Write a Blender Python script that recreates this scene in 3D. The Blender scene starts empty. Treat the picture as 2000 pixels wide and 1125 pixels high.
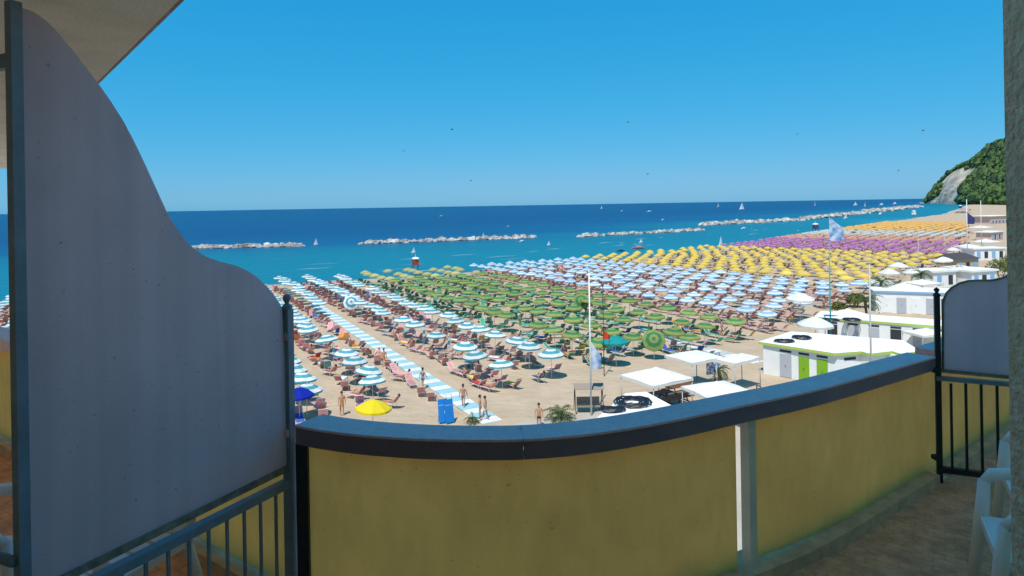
import bpy, bmesh, math, random
from math import sin, cos, pi, radians, sqrt, atan2
from mathutils import Vector, Matrix
R = random.Random(7)
scn = bpy.context.scene
COL = scn.collection
# ------------------------------------------------------------------ camera, sky, sun, exposure
EYE = 14.5; F = 1250.0; HORY = 401.0; SL = 0.0168
RC, RS = cos(math.atan(SL)), sin(math.atan(SL))
cam = bpy.data.cameras.new('camera'); camo = bpy.data.objects.new('camera', cam); COL.objects.link(camo)
cam.sensor_width = 36; cam.lens = 36*F/2000; cam.clip_end = 60000; cam.clip_start = 0.05
cam.shift_y = -(562.5-HORY)/2000
camo.matrix_world = Matrix(((RC, RS, 0, 0), (0, 0, -1, 0), (-RS, RC, 0, EYE), (0, 0, 0, 1)))
scn.camera = camo
world = bpy.data.worlds.new('World'); scn.world = world; world.use_nodes = True
nt = world.node_tree; nt.nodes.clear()
sky = nt.nodes.new('ShaderNodeTexSky'); sky.sky_type = 'NISHITA'; sky.sun_disc = False
SUN_EL = radians(62); SUN_TRAVEL = Vector((.32, .947, 0)).normalized()
sky.sun_elevation = SUN_EL; sky.sun_rotation = atan2(-SUN_TRAVEL.x, -SUN_TRAVEL.y)
sky.air_density = 1.0; sky.dust_density = 0.35; sky.ozone_density = 2.0; sky.altitude = 10
bg = nt.nodes.new('ShaderNodeBackground'); bg.inputs['Strength'].default_value = 0.12
wo = nt.nodes.new('ShaderNodeOutputWorld')
# the photograph's sky is a deeper, purer azure than the plain model: a response curve for each colour channel
sep = nt.nodes.new('ShaderNodeSeparateColor'); cmb = nt.nodes.new('ShaderNodeCombineColor'); nt.links.new(sky.outputs[0], sep.inputs[0])
for ch, (pw, k) in enumerate(((1.6,.034),(.42,.78),(.3,1.58))):
    a = nt.nodes.new('ShaderNodeMath'); a.operation = 'POWER'; a.inputs[1].default_value = pw; nt.links.new(sep.outputs[ch], a.inputs[0])
    b = nt.nodes.new('ShaderNodeMath'); b.operation = 'MULTIPLY'; b.inputs[1].default_value = k; nt.links.new(a.outputs[0], b.inputs[0]); nt.links.new(b.outputs[0], cmb.inputs[ch])
nt.links.new(cmb.outputs[0], bg.inputs[0]); nt.links.new(bg.outputs[0], wo.inputs[0])
sl = bpy.data.lights.new('sun', 'SUN'); sl.energy = 2.0; sl.angle = radians(.5); sl.color = (1, .95, .87)
scn.cycles.max_bounces = 16; scn.cycles.diffuse_bounces = 10; scn.cycles.transmission_bounces = 10
slo = bpy.data.objects.new('sun', sl); COL.objects.link(slo)
sd = Vector((SUN_TRAVEL.x*cos(SUN_EL), SUN_TRAVEL.y*cos(SUN_EL), -sin(SUN_EL)))
slo.rotation_euler = sd.to_track_quat('-Z', 'Y').to_euler(); slo.location = (0, -30, 60)
vs = scn.view_settings; vs.view_transform = 'Standard'; vs.look = 'None'; vs.exposure = 1.26; vs.gamma = 1; vs.use_curve_mapping = False
# ------------------------------------------------------------------ sight lines: photograph point -> place
def ray(x, y):
    a = (x-1000)/F; b = -(y-HORY)/F
    return Vector((RC*a+RS*b, 1, -RS*a+RC*b))
def gp(x, y, z=0.0):
    d = ray(x, y); k = (z-EYE)/d.z
    return Vector((d.x*k, d.y*k, z))
def at(x, y, Y):
    d = ray(x, y); return Vector((d.x*Y, Y, EYE+d.z*Y))
def onplane(x, y, A, B):
    d = ray(x, y); n = Vector((B.y-A.y, -(B.x-A.x)))
    k = (n.x*A.x+n.y*A.y)/(n.x*d.x+n.y*d.y)
    return Vector((d.x*k, d.y*k, EYE+d.z*k))
D1 = Vector((-.466, .885, 0)); D2 = Vector((.885, .466, 0))
def st(s, t, z=0): return Vector((D2.x*s+D1.x*t, D2.y*s+D1.y*t, z))
# ------------------------------------------------------------------ materials
MATS = {}
def streak(m, sc=(14,14,.5), lo=.78, hi=1.06):
    n = m.node_tree.nodes; l = m.node_tree.links; p = n['Principled BSDF']; src = p.inputs['Base Color'].links[0].from_socket
    tc = n.new('ShaderNodeTexCoord'); mp = n.new('ShaderNodeMapping'); mp.inputs['Scale'].default_value = sc; l.new(tc.outputs['Object'], mp.inputs[0])
    nz = n.new('ShaderNodeTexNoise'); nz.inputs['Scale'].default_value = 1; nz.inputs['Detail'].default_value = 6; l.new(mp.outputs[0], nz.inputs['Vector'])
    sp = n.new('ShaderNodeTexNoise'); sp.inputs['Scale'].default_value = 55; sp.inputs['Detail'].default_value = 2; l.new(tc.outputs['Object'], sp.inputs['Vector'])
    r2 = n.new('ShaderNodeMapRange'); r2.inputs['From Min'].default_value = .70; r2.inputs['From Max'].default_value = .76; r2.inputs['To Min'].default_value = 1; r2.inputs['To Max'].default_value = .6; l.new(sp.outputs['Fac'], r2.inputs[0])
    mr = n.new('ShaderNodeMapRange'); mr.inputs['From Min'].default_value = .3; mr.inputs['From Max'].default_value = .7; mr.inputs['To Min'].default_value = lo; mr.inputs['To Max'].default_value = hi; l.new(nz.outputs['Fac'], mr.inputs[0])
    mu = n.new('ShaderNodeMath'); mu.operation = 'MULTIPLY'; l.new(mr.outputs[0], mu.inputs[0]); l.new(r2.outputs[0], mu.inputs[1])
    h = n.new('ShaderNodeHueSaturation'); l.new(mu.outputs[0], h.inputs['Value']); l.new(src, h.inputs['Color']); l.new(h.outputs[0], p.inputs['Base Color'])
    for t in [x for x in n if x.type == 'BSDF_TRANSLUCENT']: l.new(h.outputs[0], t.inputs[0])
    return m
def mat(name, c, rough=.6, var=0, vscale=8, bump=0, bscale=60, trans=0, spec=.4, metal=0, c2=None, rnd=0, detail=4, world=False):
    if name in MATS: return MATS[name]
    m = bpy.data.materials.new(name); m.use_nodes = True; n = m.node_tree.nodes; l = m.node_tree.links
    p = n['Principled BSDF']; p.inputs['Roughness'].default_value = rough; p.inputs['Specular IOR Level'].default_value = spec; p.inputs['Metallic'].default_value = metal
    col = None
    rgb = n.new('ShaderNodeRGB'); rgb.outputs[0].default_value = (*c, 1); col = rgb.outputs[0]
    tc = n.new('ShaderNodeNewGeometry').outputs['Position'] if world else n.new('ShaderNodeTexCoord').outputs['Object']
    if var or c2:
        nz = n.new('ShaderNodeTexNoise'); nz.inputs['Scale'].default_value = vscale; nz.inputs['Detail'].default_value = detail; nz.inputs['Roughness'].default_value = .6
        l.new(tc, nz.inputs['Vector'])
        mx = n.new('ShaderNodeMix'); mx.data_type = 'RGBA'
        rp = n.new('ShaderNodeValToRGB'); rp.color_ramp.elements[0].position = .35; rp.color_ramp.elements[1].position = .65
        l.new(nz.outputs['Fac'], rp.inputs[0]); l.new(rp.outputs[0], mx.inputs['Factor'])
        b = c2 if c2 else tuple(v*(1-var) for v in c)
        l.new(col, mx.inputs['A']); mx.inputs['B'].default_value = (*b, 1); col = mx.outputs['Result']
    if rnd:
        oi = n.new('ShaderNodeObjectInfo'); h = n.new('ShaderNodeHueSaturation')
        mr = n.new('ShaderNodeMapRange'); mr.inputs['To Min'].default_value = 1-rnd; mr.inputs['To Max'].default_value = 1+rnd*.5
        l.new(oi.outputs['Random'], mr.inputs[0]); l.new(mr.outputs[0], h.inputs['Value']); l.new(col, h.inputs['Color']); col = h.outputs[0]
    l.new(col, p.inputs['Base Color'])
    if bump:
        bz = n.new('ShaderNodeTexNoise'); bz.inputs['Scale'].default_value = bscale; bz.inputs['Detail'].default_value = 5
        l.new(tc, bz.inputs['Vector']); bm = n.new('ShaderNodeBump'); bm.inputs['Strength'].default_value = bump; bm.inputs['Distance'].default_value = .02
        l.new(bz.outputs['Fac'], bm.inputs['Height']); l.new(bm.outputs[0], p.inputs['Normal'])
    if trans:
        t = n.new('ShaderNodeBsdfTranslucent'); l.new(col, t.inputs[0]); mxs = n.new('ShaderNodeMixShader'); mxs.inputs[0].default_value = trans
        l.new(p.outputs[0], mxs.inputs[1]); l.new(t.outputs[0], mxs.inputs[2]); l.new(mxs.outputs[0], n['Material Output'].inputs[0])
    MATS[name] = m; return m
# ------------------------------------------------------------------ mesh builder
class MB:
    def __init__(s): s.v = []; s.f = []; s.m = []; s.sm = []
    def add(s, vs, fs, mi=0, smooth=False):
        o = len(s.v); s.v += [tuple(v) for v in vs]
        for f in fs: s.f.append(tuple(i+o for i in f)); s.m.append(mi); s.sm.append(smooth)
        return s
    def box(s, c, d, rz=0, mi=0, M=None):
        x, y, z = d[0]/2, d[1]/2, d[2]/2
        vs = [Vector(p) for p in ((-x,-y,-z),(x,-y,-z),(x,y,-z),(-x,y,-z),(-x,-y,z),(x,-y,z),(x,y,z),(-x,y,z))]
        rot = Matrix.Rotation(rz, 3, 'Z') if M is None else M
        vs = [rot @ v + Vector(c) for v in vs]
        return s.add(vs, [(3,2,1,0),(4,5,6,7),(0,1,5,4),(1,2,6,5),(2,3,7,6),(3,0,4,7)], mi)
    def beam(s, a, b, w, h, mi=0):
        a = Vector(a); b = Vector(b); d = (b-a); L = d.length; d.normalize()
        up = Vector((0,0,1)) if abs(d.z) < .95 else Vector((0,1,0))
        sx = d.cross(up).normalized(); uz = sx.cross(d)
        M = Matrix((sx, d, uz)).transposed()
        return s.box((a+b)/2, (w, L, h), mi=mi, M=M)
    def tube(s, pts, r, n=6, mi=0, cap=True):
        pts = [Vector(p) for p in pts]; rs = r if isinstance(r, (list, tuple)) else [r]*len(pts); vs = []; fs = []
        for i, p in enumerate(pts):
            d = (pts[min(i+1, len(pts)-1)]-pts[max(i-1, 0)]).normalized()
            up = Vector((0,0,1)) if abs(d.z) < .95 else Vector((0,1,0))
            a = d.cross(up).normalized(); b = a.cross(d)
            vs += [p+(a*cos(2*pi*k/n)+b*sin(2*pi*k/n))*rs[i] for k in range(n)]
        for i in range(len(pts)-1):
            for k in range(n): fs.append((i*n+k, i*n+(k+1)%n, (i+1)*n+(k+1)%n, (i+1)*n+k))
        if cap: fs.append(tuple(range(n))[::-1]); fs.append(tuple(range((len(pts)-1)*n, len(pts)*n)))
        return s.add(vs, fs, mi, n > 5)
    def lathe(s, prof, n=12, c=(0,0,0), mi=0, smooth=True):
        vs = []; fs = []
        for r, z in prof: vs += [(c[0]+r*cos(2*pi*k/n), c[1]+r*sin(2*pi*k/n), c[2]+z) for k in range(n)]
        for i in range(len(prof)-1):
            for k in range(n): fs.append((i*n+k, i*n+(k+1)%n, (i+1)*n+(k+1)%n, (i+1)*n+k))
        return s.add(vs, fs, mi, smooth)
    def prism(s, poly, z0, z1, mi=0, top=None):
        n = len(poly); vs = [(p[0], p[1], z0) for p in poly]+[(p[0], p[1], z1) for p in poly]
        s.add(vs, [(i, (i+1)%n, n+(i+1)%n, n+i) for i in range(n)], mi)
        s.add(vs[n:], [tuple(range(n))], mi if top is None else top); s.add(vs[:n], [tuple(range(n))[::-1]], mi)
        return s
    def slab(s, pts, nrm, th, mi=0):
        n = len(pts); a = [Vector(p) for p in pts]; b = [p+Vector(nrm)*th for p in a]
        s.add(a+b, [(i, (i+1)%n, n+(i+1)%n, n+i) for i in range(n)], mi)
        s.add(b, [tuple(range(n))], mi); s.add(a, [tuple(range(n))[::-1]], mi); return s
    def ball(s, c, r, n=8, m=5, mi=0, jit=0, rr=None):
        c = Vector(c); r = r if isinstance(r, (tuple, list)) else (r, r, r); vs = []; rr = rr or R
        for i in range(m+1):
            th = pi*i/m
            for k in range(n):
                j = 1+rr.uniform(-jit, jit) if jit else 1
                vs.append((c.x+r[0]*sin(th)*cos(2*pi*k/n)*j, c.y+r[1]*sin(th)*sin(2*pi*k/n)*j, c.z-r[2]*cos(th)*j))
        return s.add(vs, [(i*n+k, i*n+(k+1)%n, (i+1)*n+(k+1)%n, (i+1)*n+k) for i in range(m) for k in range(n)], mi, jit == 0)
    def mesh(s, name, mats, fix=True):
        me = bpy.data.meshes.new(name); me.from_pydata(s.v, [], s.f)
        for m in (mats if isinstance(mats, (list, tuple)) else [mats]): me.materials.append(m)
        me.polygons.foreach_set('material_index', s.m); me.polygons.foreach_set('use_smooth', s.sm)
        if fix:
            b = bmesh.new(); b.from_mesh(me); bmesh.ops.recalc_face_normals(b, faces=b.faces); b.to_mesh(me); b.free()
        me.update(); return me
    def obj(s, name, mats, parent=None, fix=True): return link(name, s.mesh(name, mats, fix), parent)
def link(name, me, parent=None, loc=None, rz=0):
    o = bpy.data.objects.new(name, me); COL.objects.link(o)
    if parent: o.parent = parent
    if loc is not None: o.location = loc
    if rz: o.rotation_euler.z = rz
    return o
def tag(o, label, cat, group=None):
    o['label'] = label; o['category'] = cat
    if group: o['group'] = group
    return o
def thing(name, label, cat, loc=(0,0,0), rz=0, group=None):
    return tag(link(name, None, None, loc, rz), label, cat, group)
def kind(o, k): o['kind'] = k; return o
def copy_tree(o, loc, rz):
    c = o.copy(); COL.objects.link(c); c.location = loc; c.rotation_euler.z = rz
    for ch in o.children:
        d = ch.copy(); COL.objects.link(d); d.parent = c
    return c
# ------------------------------------------------------------------ shore line (s along it, t towards the sea)
SP = [(-3000,60),(-400,120),(0,130),(60,130.5),(100,133),(140,142),(244,184),(335,219),(514,294),(637,340),(1514,760),(5000,2400)]
def shore0(s):
    for (a, ta), (b, tb) in zip(SP, SP[1:]):
        if s <= b: return ta+(tb-ta)*(s-a)/(b-a)
    return SP[-1][1]
def shore(s): return sum(shore0(s+k*8) for k in range(-3, 4))/7
def slope(s): return (shore(s+30)-shore(s-30))/60
# ground sheet: sand, promenade side and sea bed in one
svals = [-3000,-1500,-700]+list(range(-300, 700, 12))+list(range(720, 1600, 60))+[2000,3000,5000]
offs = [(400,-6),(150,-4),(40,-1.6),(14,-.75),(4,-.48),(-2,-.28),(-9,-.03),(-16,0),(-40,0),(-80,0),(-130,0),(-300,0),(-1200,0),(-5000,0)]
vs = []; fs = []
for s in svals:
    for o, z in offs: vs.append(st(s, shore(s)+o+ (1.2*sin(s*.09)+.8*sin(s*.23) if -16 < o < 41 else 0), z))
nO = len(offs)
for i in range(len(svals)-1):
    for k in range(nO-1): fs.append((i*nO+k, i*nO+k+1, (i+1)*nO+k+1, (i+1)*nO+k))
msand = mat('sand', (.50,.385,.27), .95, c2=(.43,.325,.225), vscale=.35, bump=1, bscale=1.3, spec=.1, world=True, detail=10)
for n_ in msand.node_tree.nodes:
    if n_.type == 'BUMP': n_.inputs['Distance'].default_value = .22
g = MB().add(vs, fs).obj('beach', msand); kind(g, 'structure')
# sea
def sea_mat():
    m = bpy.data.materials.new('sea_water'); m.use_nodes = True; n = m.node_tree.nodes; l = m.node_tree.links; p = n['Principled BSDF']
    g = n.new('ShaderNodeNewGeometry'); 
    at_ = n.new('ShaderNodeAttribute'); at_.attribute_name = 'offshore'
    nz = n.new('ShaderNodeTexNoise'); nz.inputs['Scale'].default_value = .006; nz.inputs['Detail'].default_value = 5
    mp = n.new('ShaderNodeMapping'); mp.inputs['Rotation'].default_value = (0,0,-.48); mp.inputs['Scale'].default_value = (.25,1.6,1); l.new(g.outputs['Position'], mp.inputs[0]); l.new(mp.outputs[0], nz.inputs['Vector'])
    ad = n.new('ShaderNodeMath'); ad.operation = 'MULTIPLY_ADD'; ad.inputs[1].default_value = .34; l.new(nz.outputs['Fac'], ad.inputs[0]); l.new(at_.outputs['Fac'], ad.inputs[2])
    r = n.new('ShaderNodeValToRGB'); e = r.color_ramp.elements
    e[0].position = .14; e[0].color = (.05,.30,.34,1); e[1].position = .9; e[1].color = (.002,.045,.135,1)
    for ps, c in ((.24,(.005,.165,.22,1)),(.42,(.003,.125,.195,1)),(.52,(.002,.065,.17,1)),(.70,(.002,.040,.13,1))):
        q = e.new(ps); q.color = c
    l.new(ad.outputs[0], r.inputs[0]); l.new(r.outputs[0], p.inputs['Base Color'])
    p.inputs['Roughness'].default_value = .35; p.inputs['Specular IOR Level'].default_value = .12
    mp2 = n.new('ShaderNodeMapping'); mp2.inputs['Rotation'].default_value = (0,0,-.48); mp2.inputs['Scale'].default_value = (.12,.35,1); l.new(g.outputs['Position'], mp2.inputs[0])
    w = n.new('ShaderNodeTexNoise'); w.inputs['Scale'].default_value = 1; w.inputs['Detail'].default_value = 6; l.new(mp2.outputs[0], w.inputs['Vector'])
    b = n.new('ShaderNodeBump'); b.inputs['Strength'].default_value = .8; b.inputs['Distance'].default_value = .8; l.new(w.outputs['Fac'], b.inputs['Height']); l.new(b.outputs[0], p.inputs['Normal'])
    return m
vs = []; fs = []; att = []
so = [-6,3,10,25,50,80,110,140,170,200,240,300,400,600,1000,2500,8000,40000]
ss = [-40000,-8000,-3000,-1000,-400]+list(range(-300,900,40))+[1000,1300,1600,2200,3000,5000,12000,40000]
for s in ss:
    for o in so:
        vs.append(st(s, shore(max(-3000,min(5000,s)))+o, -.4))
        att.append(min(1, (.0 if o < 3 else .08+.0016*o if o < 170 else .352+.0012*(o-170) if o < 300 else .51+.0003*(o-300))))
n2 = len(so)
for i in range(len(ss)-1):
    for k in range(n2-1): fs.append((i*n2+k, i*n2+k+1, (i+1)*n2+k+1, (i+1)*n2+k))
sea = MB().add(vs, fs).obj('sea', sea_mat()); kind(sea, 'structure')
a_ = sea.data.attributes.new('offshore', 'FLOAT', 'POINT'); a_.data.foreach_set('value', att)
# promenade paving in front of the hotel and thin lines of surf
mpave = mat('paving', (.46,.40,.33), .9, var=.15, vscale=.5, world=True)
pv = MB().prism([st(s, t) for s, t in ((-200,30),(8,33.5),(20,37.4),(27,36.4),(33,33.5),(70,34),(170,72),(400,165),(420,120),(170,20),(60,-8),(-200,-8))], -.2, .12)
kind(pv.obj('promenade', mpave), 'structure')
mfoam = mat('surf_foam', (.8,.83,.83), .8)
fo = MB()
for i in range(70):
    s = R.uniform(-20, 330); t = shore(s)+R.choice((R.uniform(2, 5), R.uniform(6, 60))); L = R.uniform(3, 11); sl_ = slope(s); w = R.uniform(.12, .4)
    pts = [st(s+L*k/6, t+L*k/6*sl_+.4*sin(k+i), -.385) for k in range(7)]
    up = [p+D1*w*sin(pi*(k+.3)/6.6) for k, p in enumerate(pts)]
    fo.add(pts+up, [(k, k+1, k+8, k+7) for k in range(6)])
kind(fo.obj('surf', mfoam), 'stuff')
# ------------------------------------------------------------------ the balcony
FZ = EYE-2.1
msteel = mat('teal_steel', (.20,.29,.36), .45, var=.25, vscale=6, bump=.15, bscale=40)
mdark = mat('dark_steel', (.02,.026,.035), .5, var=.3, vscale=9)
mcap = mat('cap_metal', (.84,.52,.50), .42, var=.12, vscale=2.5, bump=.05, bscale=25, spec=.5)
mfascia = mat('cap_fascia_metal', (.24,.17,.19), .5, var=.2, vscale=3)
mochre = mat('ochre_panel', (.95,.70,.34), .75, var=.10, vscale=2.2, bump=.35, bscale=170, trans=.8, spec=.25, detail=9)
mdiv = mat('grey_blue_panel', (.80,.74,.80), .6, var=.10, vscale=1.6, bump=.12, bscale=130, trans=.5, spec=.3, detail=8)
streak(mochre, (16,16,6), .96, 1.03); streak(mdiv, (11,11,.5), .92, 1.04); streak(mcap, (30,30,30), .85, 1.06)
mtrim = mat('panel_edge', (.30,.29,.24), .7, var=.5, vscale=20)
mstucco = mat('stucco', (.92,.72,.50), .95, c2=(.74,.55,.36), vscale=24, bump=1.0, bscale=55, spec=.1)
mplaster = mat('soffit_plaster', (.86,.77,.63), .95, var=.15, vscale=3, bump=.25, bscale=60, spec=.1)
mkerb = mat('kerb_concrete', (.72,.52,.30), .9, var=.3, vscale=9, bump=.4, bscale=90)
def floor_mat():
    m = mat('floor_tiles', (.86,.46,.25), .55, c2=(.62,.30,.15), vscale=11, spec=.3)
    n = m.node_tree.nodes; l = m.node_tree.links; p = n['Principled BSDF']
    g = n.new('ShaderNodeTexCoord'); mp = n.new('ShaderNodeMapping'); mp.inputs['Rotation'].default_value = (0,0,.6); l.new(g.outputs['Object'], mp.inputs[0])
    br = n.new('ShaderNodeTexBrick'); br.inputs['Scale'].default_value = 4.6; br.inputs['Mortar Size'].default_value = .02; br.inputs['Mortar Smooth'].default_value = .4
    br.inputs['Color1'].default_value = (.9,.9,.9,1); br.inputs['Color2'].default_value = (1.08,1.05,1,1); br.inputs['Mortar'].default_value = (.84,.8,.78,1)
    l.new(mp.outputs[0], br.inputs['Vector'])
    src = p.inputs['Base Color'].links[0].from_socket; mx = n.new('ShaderNodeMix'); mx.data_type = 'RGBA'; mx.blend_type = 'MULTIPLY'; mx.inputs['Factor'].default_value = 1
    l.new(src, mx.inputs['A']); l.new(br.outputs['Color'], mx.inputs['B']); l.new(mx.outputs['Result'], p.inputs['Base Color'])
    b = n.new('ShaderNodeBump'); b.inputs['Strength'].default_value = .4; b.inputs['Distance'].default_value = .004; l.new(br.outputs['Fac'], b.inputs['Height']); b.invert = True; l.new(b.outputs[0], p.inputs['Normal'])
    return m
mfloor = floor_mat()
# plan of the parapet's inner edge, from the left post to the gate post and on along the next balcony
def capz(i): return FZ+(1.0 if i < 4 else .98 if i == 4 else .93)
ctrl = [(566,827.5,1.0),(620,838,1.0),(720,850,1.0),(860,857.5,1.0),(1030,857,1.0),(1180,843,1.0),(1320,819,1.0),(1450,791,1.0),(1617,755,.985),(1828,696.5,.935)]
inner = [gp(x, y, FZ+z) for x, y, z in ctrl]
last = inner[-1]; dirR = (inner[-1]-inner[-2]); dirR.z = 0; dirR.normalize()
def sub(pts, n=4):
    out = []
    for i in range(len(pts)-1):
        p0 = pts[max(i-1,0)]; p1 = pts[i]; p2 = pts[i+1]; p3 = pts[min(i+2,len(pts)-1)]
        for k in range(n):
            t = k/n; out.append(.5*((2*p1)+(p2-p0)*t+(2*p0-5*p1+4*p2-p3)*t*t+(3*p1-p0-3*p2+p3)*t**3))
    return out+[pts[-1]]
inn = sub(inner)+[last+dirR*.2]
def nrm(pts, i):
    d = pts[min(i+1,len(pts)-1)]-pts[max(i-1,0)]; return Vector((-d.y, d.x, 0)).normalized()
def ribbon(mb, pts, o0, o1, z0, z1, mi=0, absz=False):       # solid strip following pts, offsets outward, heights relative to the cap top
    a = len(pts); vs = []
    for i, p in enumerate(pts):
        n = nrm(pts, i)
        for o, z in ((o0,z0),(o1,z0),(o1,z1),(o0,z1)): q = p+n*o; vs.append((q.x, q.y, (p.z+z) if not absz else z))
    fs = [(i*4+k, i*4+(k+1)%4, (i+1)*4+(k+1)%4, (i+1)*4+k) for i in range(a-1) for k in range(4)]+[(3,2,1,0), tuple((a-1)*4+k for k in range(4))]
    return mb.add(vs, fs, mi)
def ix(px): # index in inn for a photo column
    return min(range(len(inn)), key=lambda i: abs(1000+F*inn[i].x/inn[i].y-px))
def cut(p0, p1, nn=14):
    # points along the inner edge between two photo columns
    out = []
    cols = [1000+F*(RC*p.x-RS*(p.z-EYE))/p.y for p in inn]
    for k in range(nn+1):
        c = max(cols[0]+.01, min(cols[-1]-.01, p0+(p1-p0)*k/nn))
        for i in range(len(inn)-1):
            if cols[i] <= c <= cols[i+1]:
                out.append(inn[i].lerp(inn[i+1], (c-cols[i])/(cols[i+1]-cols[i]))); break
    return out
seam = 1022
par = thing('balcony_parapet', 'curved balcony parapet of ochre panels under a grey metal cap', 'parapet', (0,0,0))
for a, b in ((577, seam), (seam+1.2, 1826.5)):
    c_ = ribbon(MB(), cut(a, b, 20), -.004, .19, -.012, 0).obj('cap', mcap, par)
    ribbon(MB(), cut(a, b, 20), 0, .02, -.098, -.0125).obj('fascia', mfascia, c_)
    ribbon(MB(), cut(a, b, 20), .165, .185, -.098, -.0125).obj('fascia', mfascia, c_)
ribbon(MB(), cut(580, 1455, 24), .07, .082, -.92, -.085).obj('panel', mochre, par)
ribbon(MB(), cut(1492, 1846, 14), .07, .082, -.9, -.085).obj('panel', mochre, par)
mbeige = mat('beige_post', (.88,.76,.58), .6, var=.15, vscale=5)
q = cut(1479, 1481, 1)[0]; MB().box((q.x+nrm(inn, ix(1480)).x*.07, q.y+nrm(inn, ix(1480)).y*.07, FZ+.46), (.055,.06,.90), rz=.5).obj('post', mbeige, par)
q = cut(577, 584, 1)[0]; MB().box((q.x+.02, q.y+.045, FZ+.45), (.06,.04,.895)).obj('end_shade_strip', mdark, par)  # dark strip coloured in for the shade between left post and panel
ribbon(MB(), cut(577, 1826, 40), -.02, .2, FZ-.0, FZ+.075, absz=True).obj('kerb', mkerb, par)
ns = Vector((-dirR.y, dirR.x, 0))
# floor and slab of the balcony (with the neighbours')
A_far = gp(565, 930, FZ+.7); dirL = Vector((-.82,.57,0)).normalized()
L0 = inner[0]+Vector((-.06,.06,0)); L1 = L0+dirL*5.5
right_end = last+dirR*6
out_poly = [L1+Vector((.17,.25,0))]+[L0+Vector((.0,.2,0))]+[p+nrm(inn,i)*.2 for i, p in enumerate(inn)]+[right_end+ns*.2]
back = [Vector((8.3,1.0,0)), Vector((1.0,-.9,0)), Vector((-3,-1.5,0)), Vector((-8.0,2.0,0))]
fl = MB().prism([(p.x,p.y) for p in (out_poly+back)][::-1], FZ-.22, FZ-.002)
sb = kind(fl.obj('balcony_slab', mplaster), 'structure')
fp = [L1]+[L0]+[p-nrm(inn,i)*.0 for i, p in enumerate(inn)]+[right_end]+back
kind(MB().add([(p.x,p.y,FZ+.004) for p in fp], [tuple(range(len(fp)))[::-1]]).obj('floor', mfloor), 'structure')
# next balcony on the right, seen through the railing
rp = thing('balcony_parapet', 'ochre parapet of the next balcony beyond the barred railing', 'parapet', (0,0,0))
def straight(a, b, n=6): return [a.lerp(b, k/n) for k in range(n+1)]
ra = last+dirR*.205
ribbon(MB(), straight(ra, right_end), -.004, .225, -.1, 0).obj('cap', mcap, rp)
ribbon(MB(), straight(ra, right_end), .07, .082, -.86, -.1).obj('panel', mochre, rp)
ribbon(MB(), straight(ra, right_end), -.02, .2, FZ, FZ+.075, absz=True).obj('kerb', mkerb, rp)
lp = thing('balcony_parapet', 'ochre parapet of the neighbouring balcony behind the tall grey divider', 'parapet', (0,0,0))
lpts = straight(L1, L0)
ribbon(MB(), straight(L1, L0+dirL*.42), -.004, .225, -.1, 0).obj('cap', mcap, lp)
ribbon(MB(), lpts, .05, .062, -.9, -.1).obj('panel', mochre, lp)
ribbon(MB(), lpts, -.02, .2, FZ, FZ+.075, absz=True).obj('kerb', mkerb, lp)
# tall divider on the left
FP = gp(566, 935, FZ+.7); NP = Vector((-.774*2.18, 2.18, 0))
ddir = Vector((FP.x-NP.x, FP.y-NP.y, 0)).normalized(); dn = Vector((-ddir.y, ddir.x, 0))
def dv(x, y): return onplane(x, y, NP, FP)
dvd = thing('balcony_divider', 'tall grey blue balcony divider with sweeping curved top above a barred railing', 'divider', (NP.x, NP.y, FZ))
def child(mb, name, m, root):
    o = mb.obj(name, m, root); o.matrix_parent_inverse = Matrix.Translation(-Vector(root.location)); return o
outl = [(44,16),(56,19),(72,27),(92,42),(112,62),(150,108),(190,160),(218,200),(242,238),(264,280),(284,322),(304,366),(325,412),(344,445),(366,473),(384,490),(402,501),(430,511),(462,519),(482,528),(502,541),(520,558),(534,574),(546,592),(552,604)]
pts = [dv(x, y) for x, y in outl]
pts += [dv(570, 903), dv(130, 1120), dv(44, 1160)]
pan = child(MB().slab(pts, dn, .012), 'panel', mdiv, dvd)
er = child(MB().tube([p-dn*.0+dn*.006 for p in [dv(552,602), dv(570,905)]], .009, 6), 'edge_trim', mtrim, dvd)
er = child(MB().beam(dv(572,909)+dn*.006, dv(44,1168)+dn*.006, .03, .03), 'bottom_channel', mtrim, dvd)
b0 = dv(32, 5); zt = b0.z
child(MB().box((NP.x, NP.y, (FZ+zt)/2), (.036,.036,zt-FZ), rz=atan2(ddir.y, ddir.x)), 'post', msteel, dvd)
fpt = dv(565, 603).z; fx = Vector((FP.x, FP.y, 0))+ddir*.0
po = child(MB().box((fx.x, fx.y, (FZ+.05+fpt)/2), (.04,.05,fpt-FZ-.05), rz=atan2(ddir.y, ddir.x)), 'post', msteel, dvd)
fin = MB().lathe([(.026,0),(.03,.012),(.012,.03),(.011,.036),(.02,.05),(.022,.06),(.016,.074),(.0,.08)], 12, (fx.x, fx.y, fpt))
o = fin.obj('finial', msteel, po)
for yy in (657, 845):
    p = dv(559, yy); child(MB().box(p+dn*-.004, (.03,.035,.035), rz=atan2(ddir.y, ddir.x)), 'clamp', mcap, dvd)
ra_ = dv(576, 936); rb_ = dv(32, 1212); rdir = (rb_-ra_)
child(MB().beam(ra_, rb_, .045, .04), 'top_rail', msteel, dvd)
child(MB().beam(Vector((ra_.x,ra_.y,FZ+.1)), Vector((rb_.x,rb_.y,FZ+.1)), .035, .03), 'bottom_rail', msteel, dvd)
nb = 13
for k in range(nb):
    q = ra_.lerp(rb_, (k+.35)/nb); child(MB().box((q.x, q.y, (FZ+.1+q.z)/2), (.012,.012,q.z-FZ-.13), rz=atan2(ddir.y, ddir.x)), 'bar', msteel, dvd)
p = dv(30, 118); child(MB().beam(p, p+dn*.5+ddir*-.02, .03, .05), 'bracket', msteel, dvd)
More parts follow.
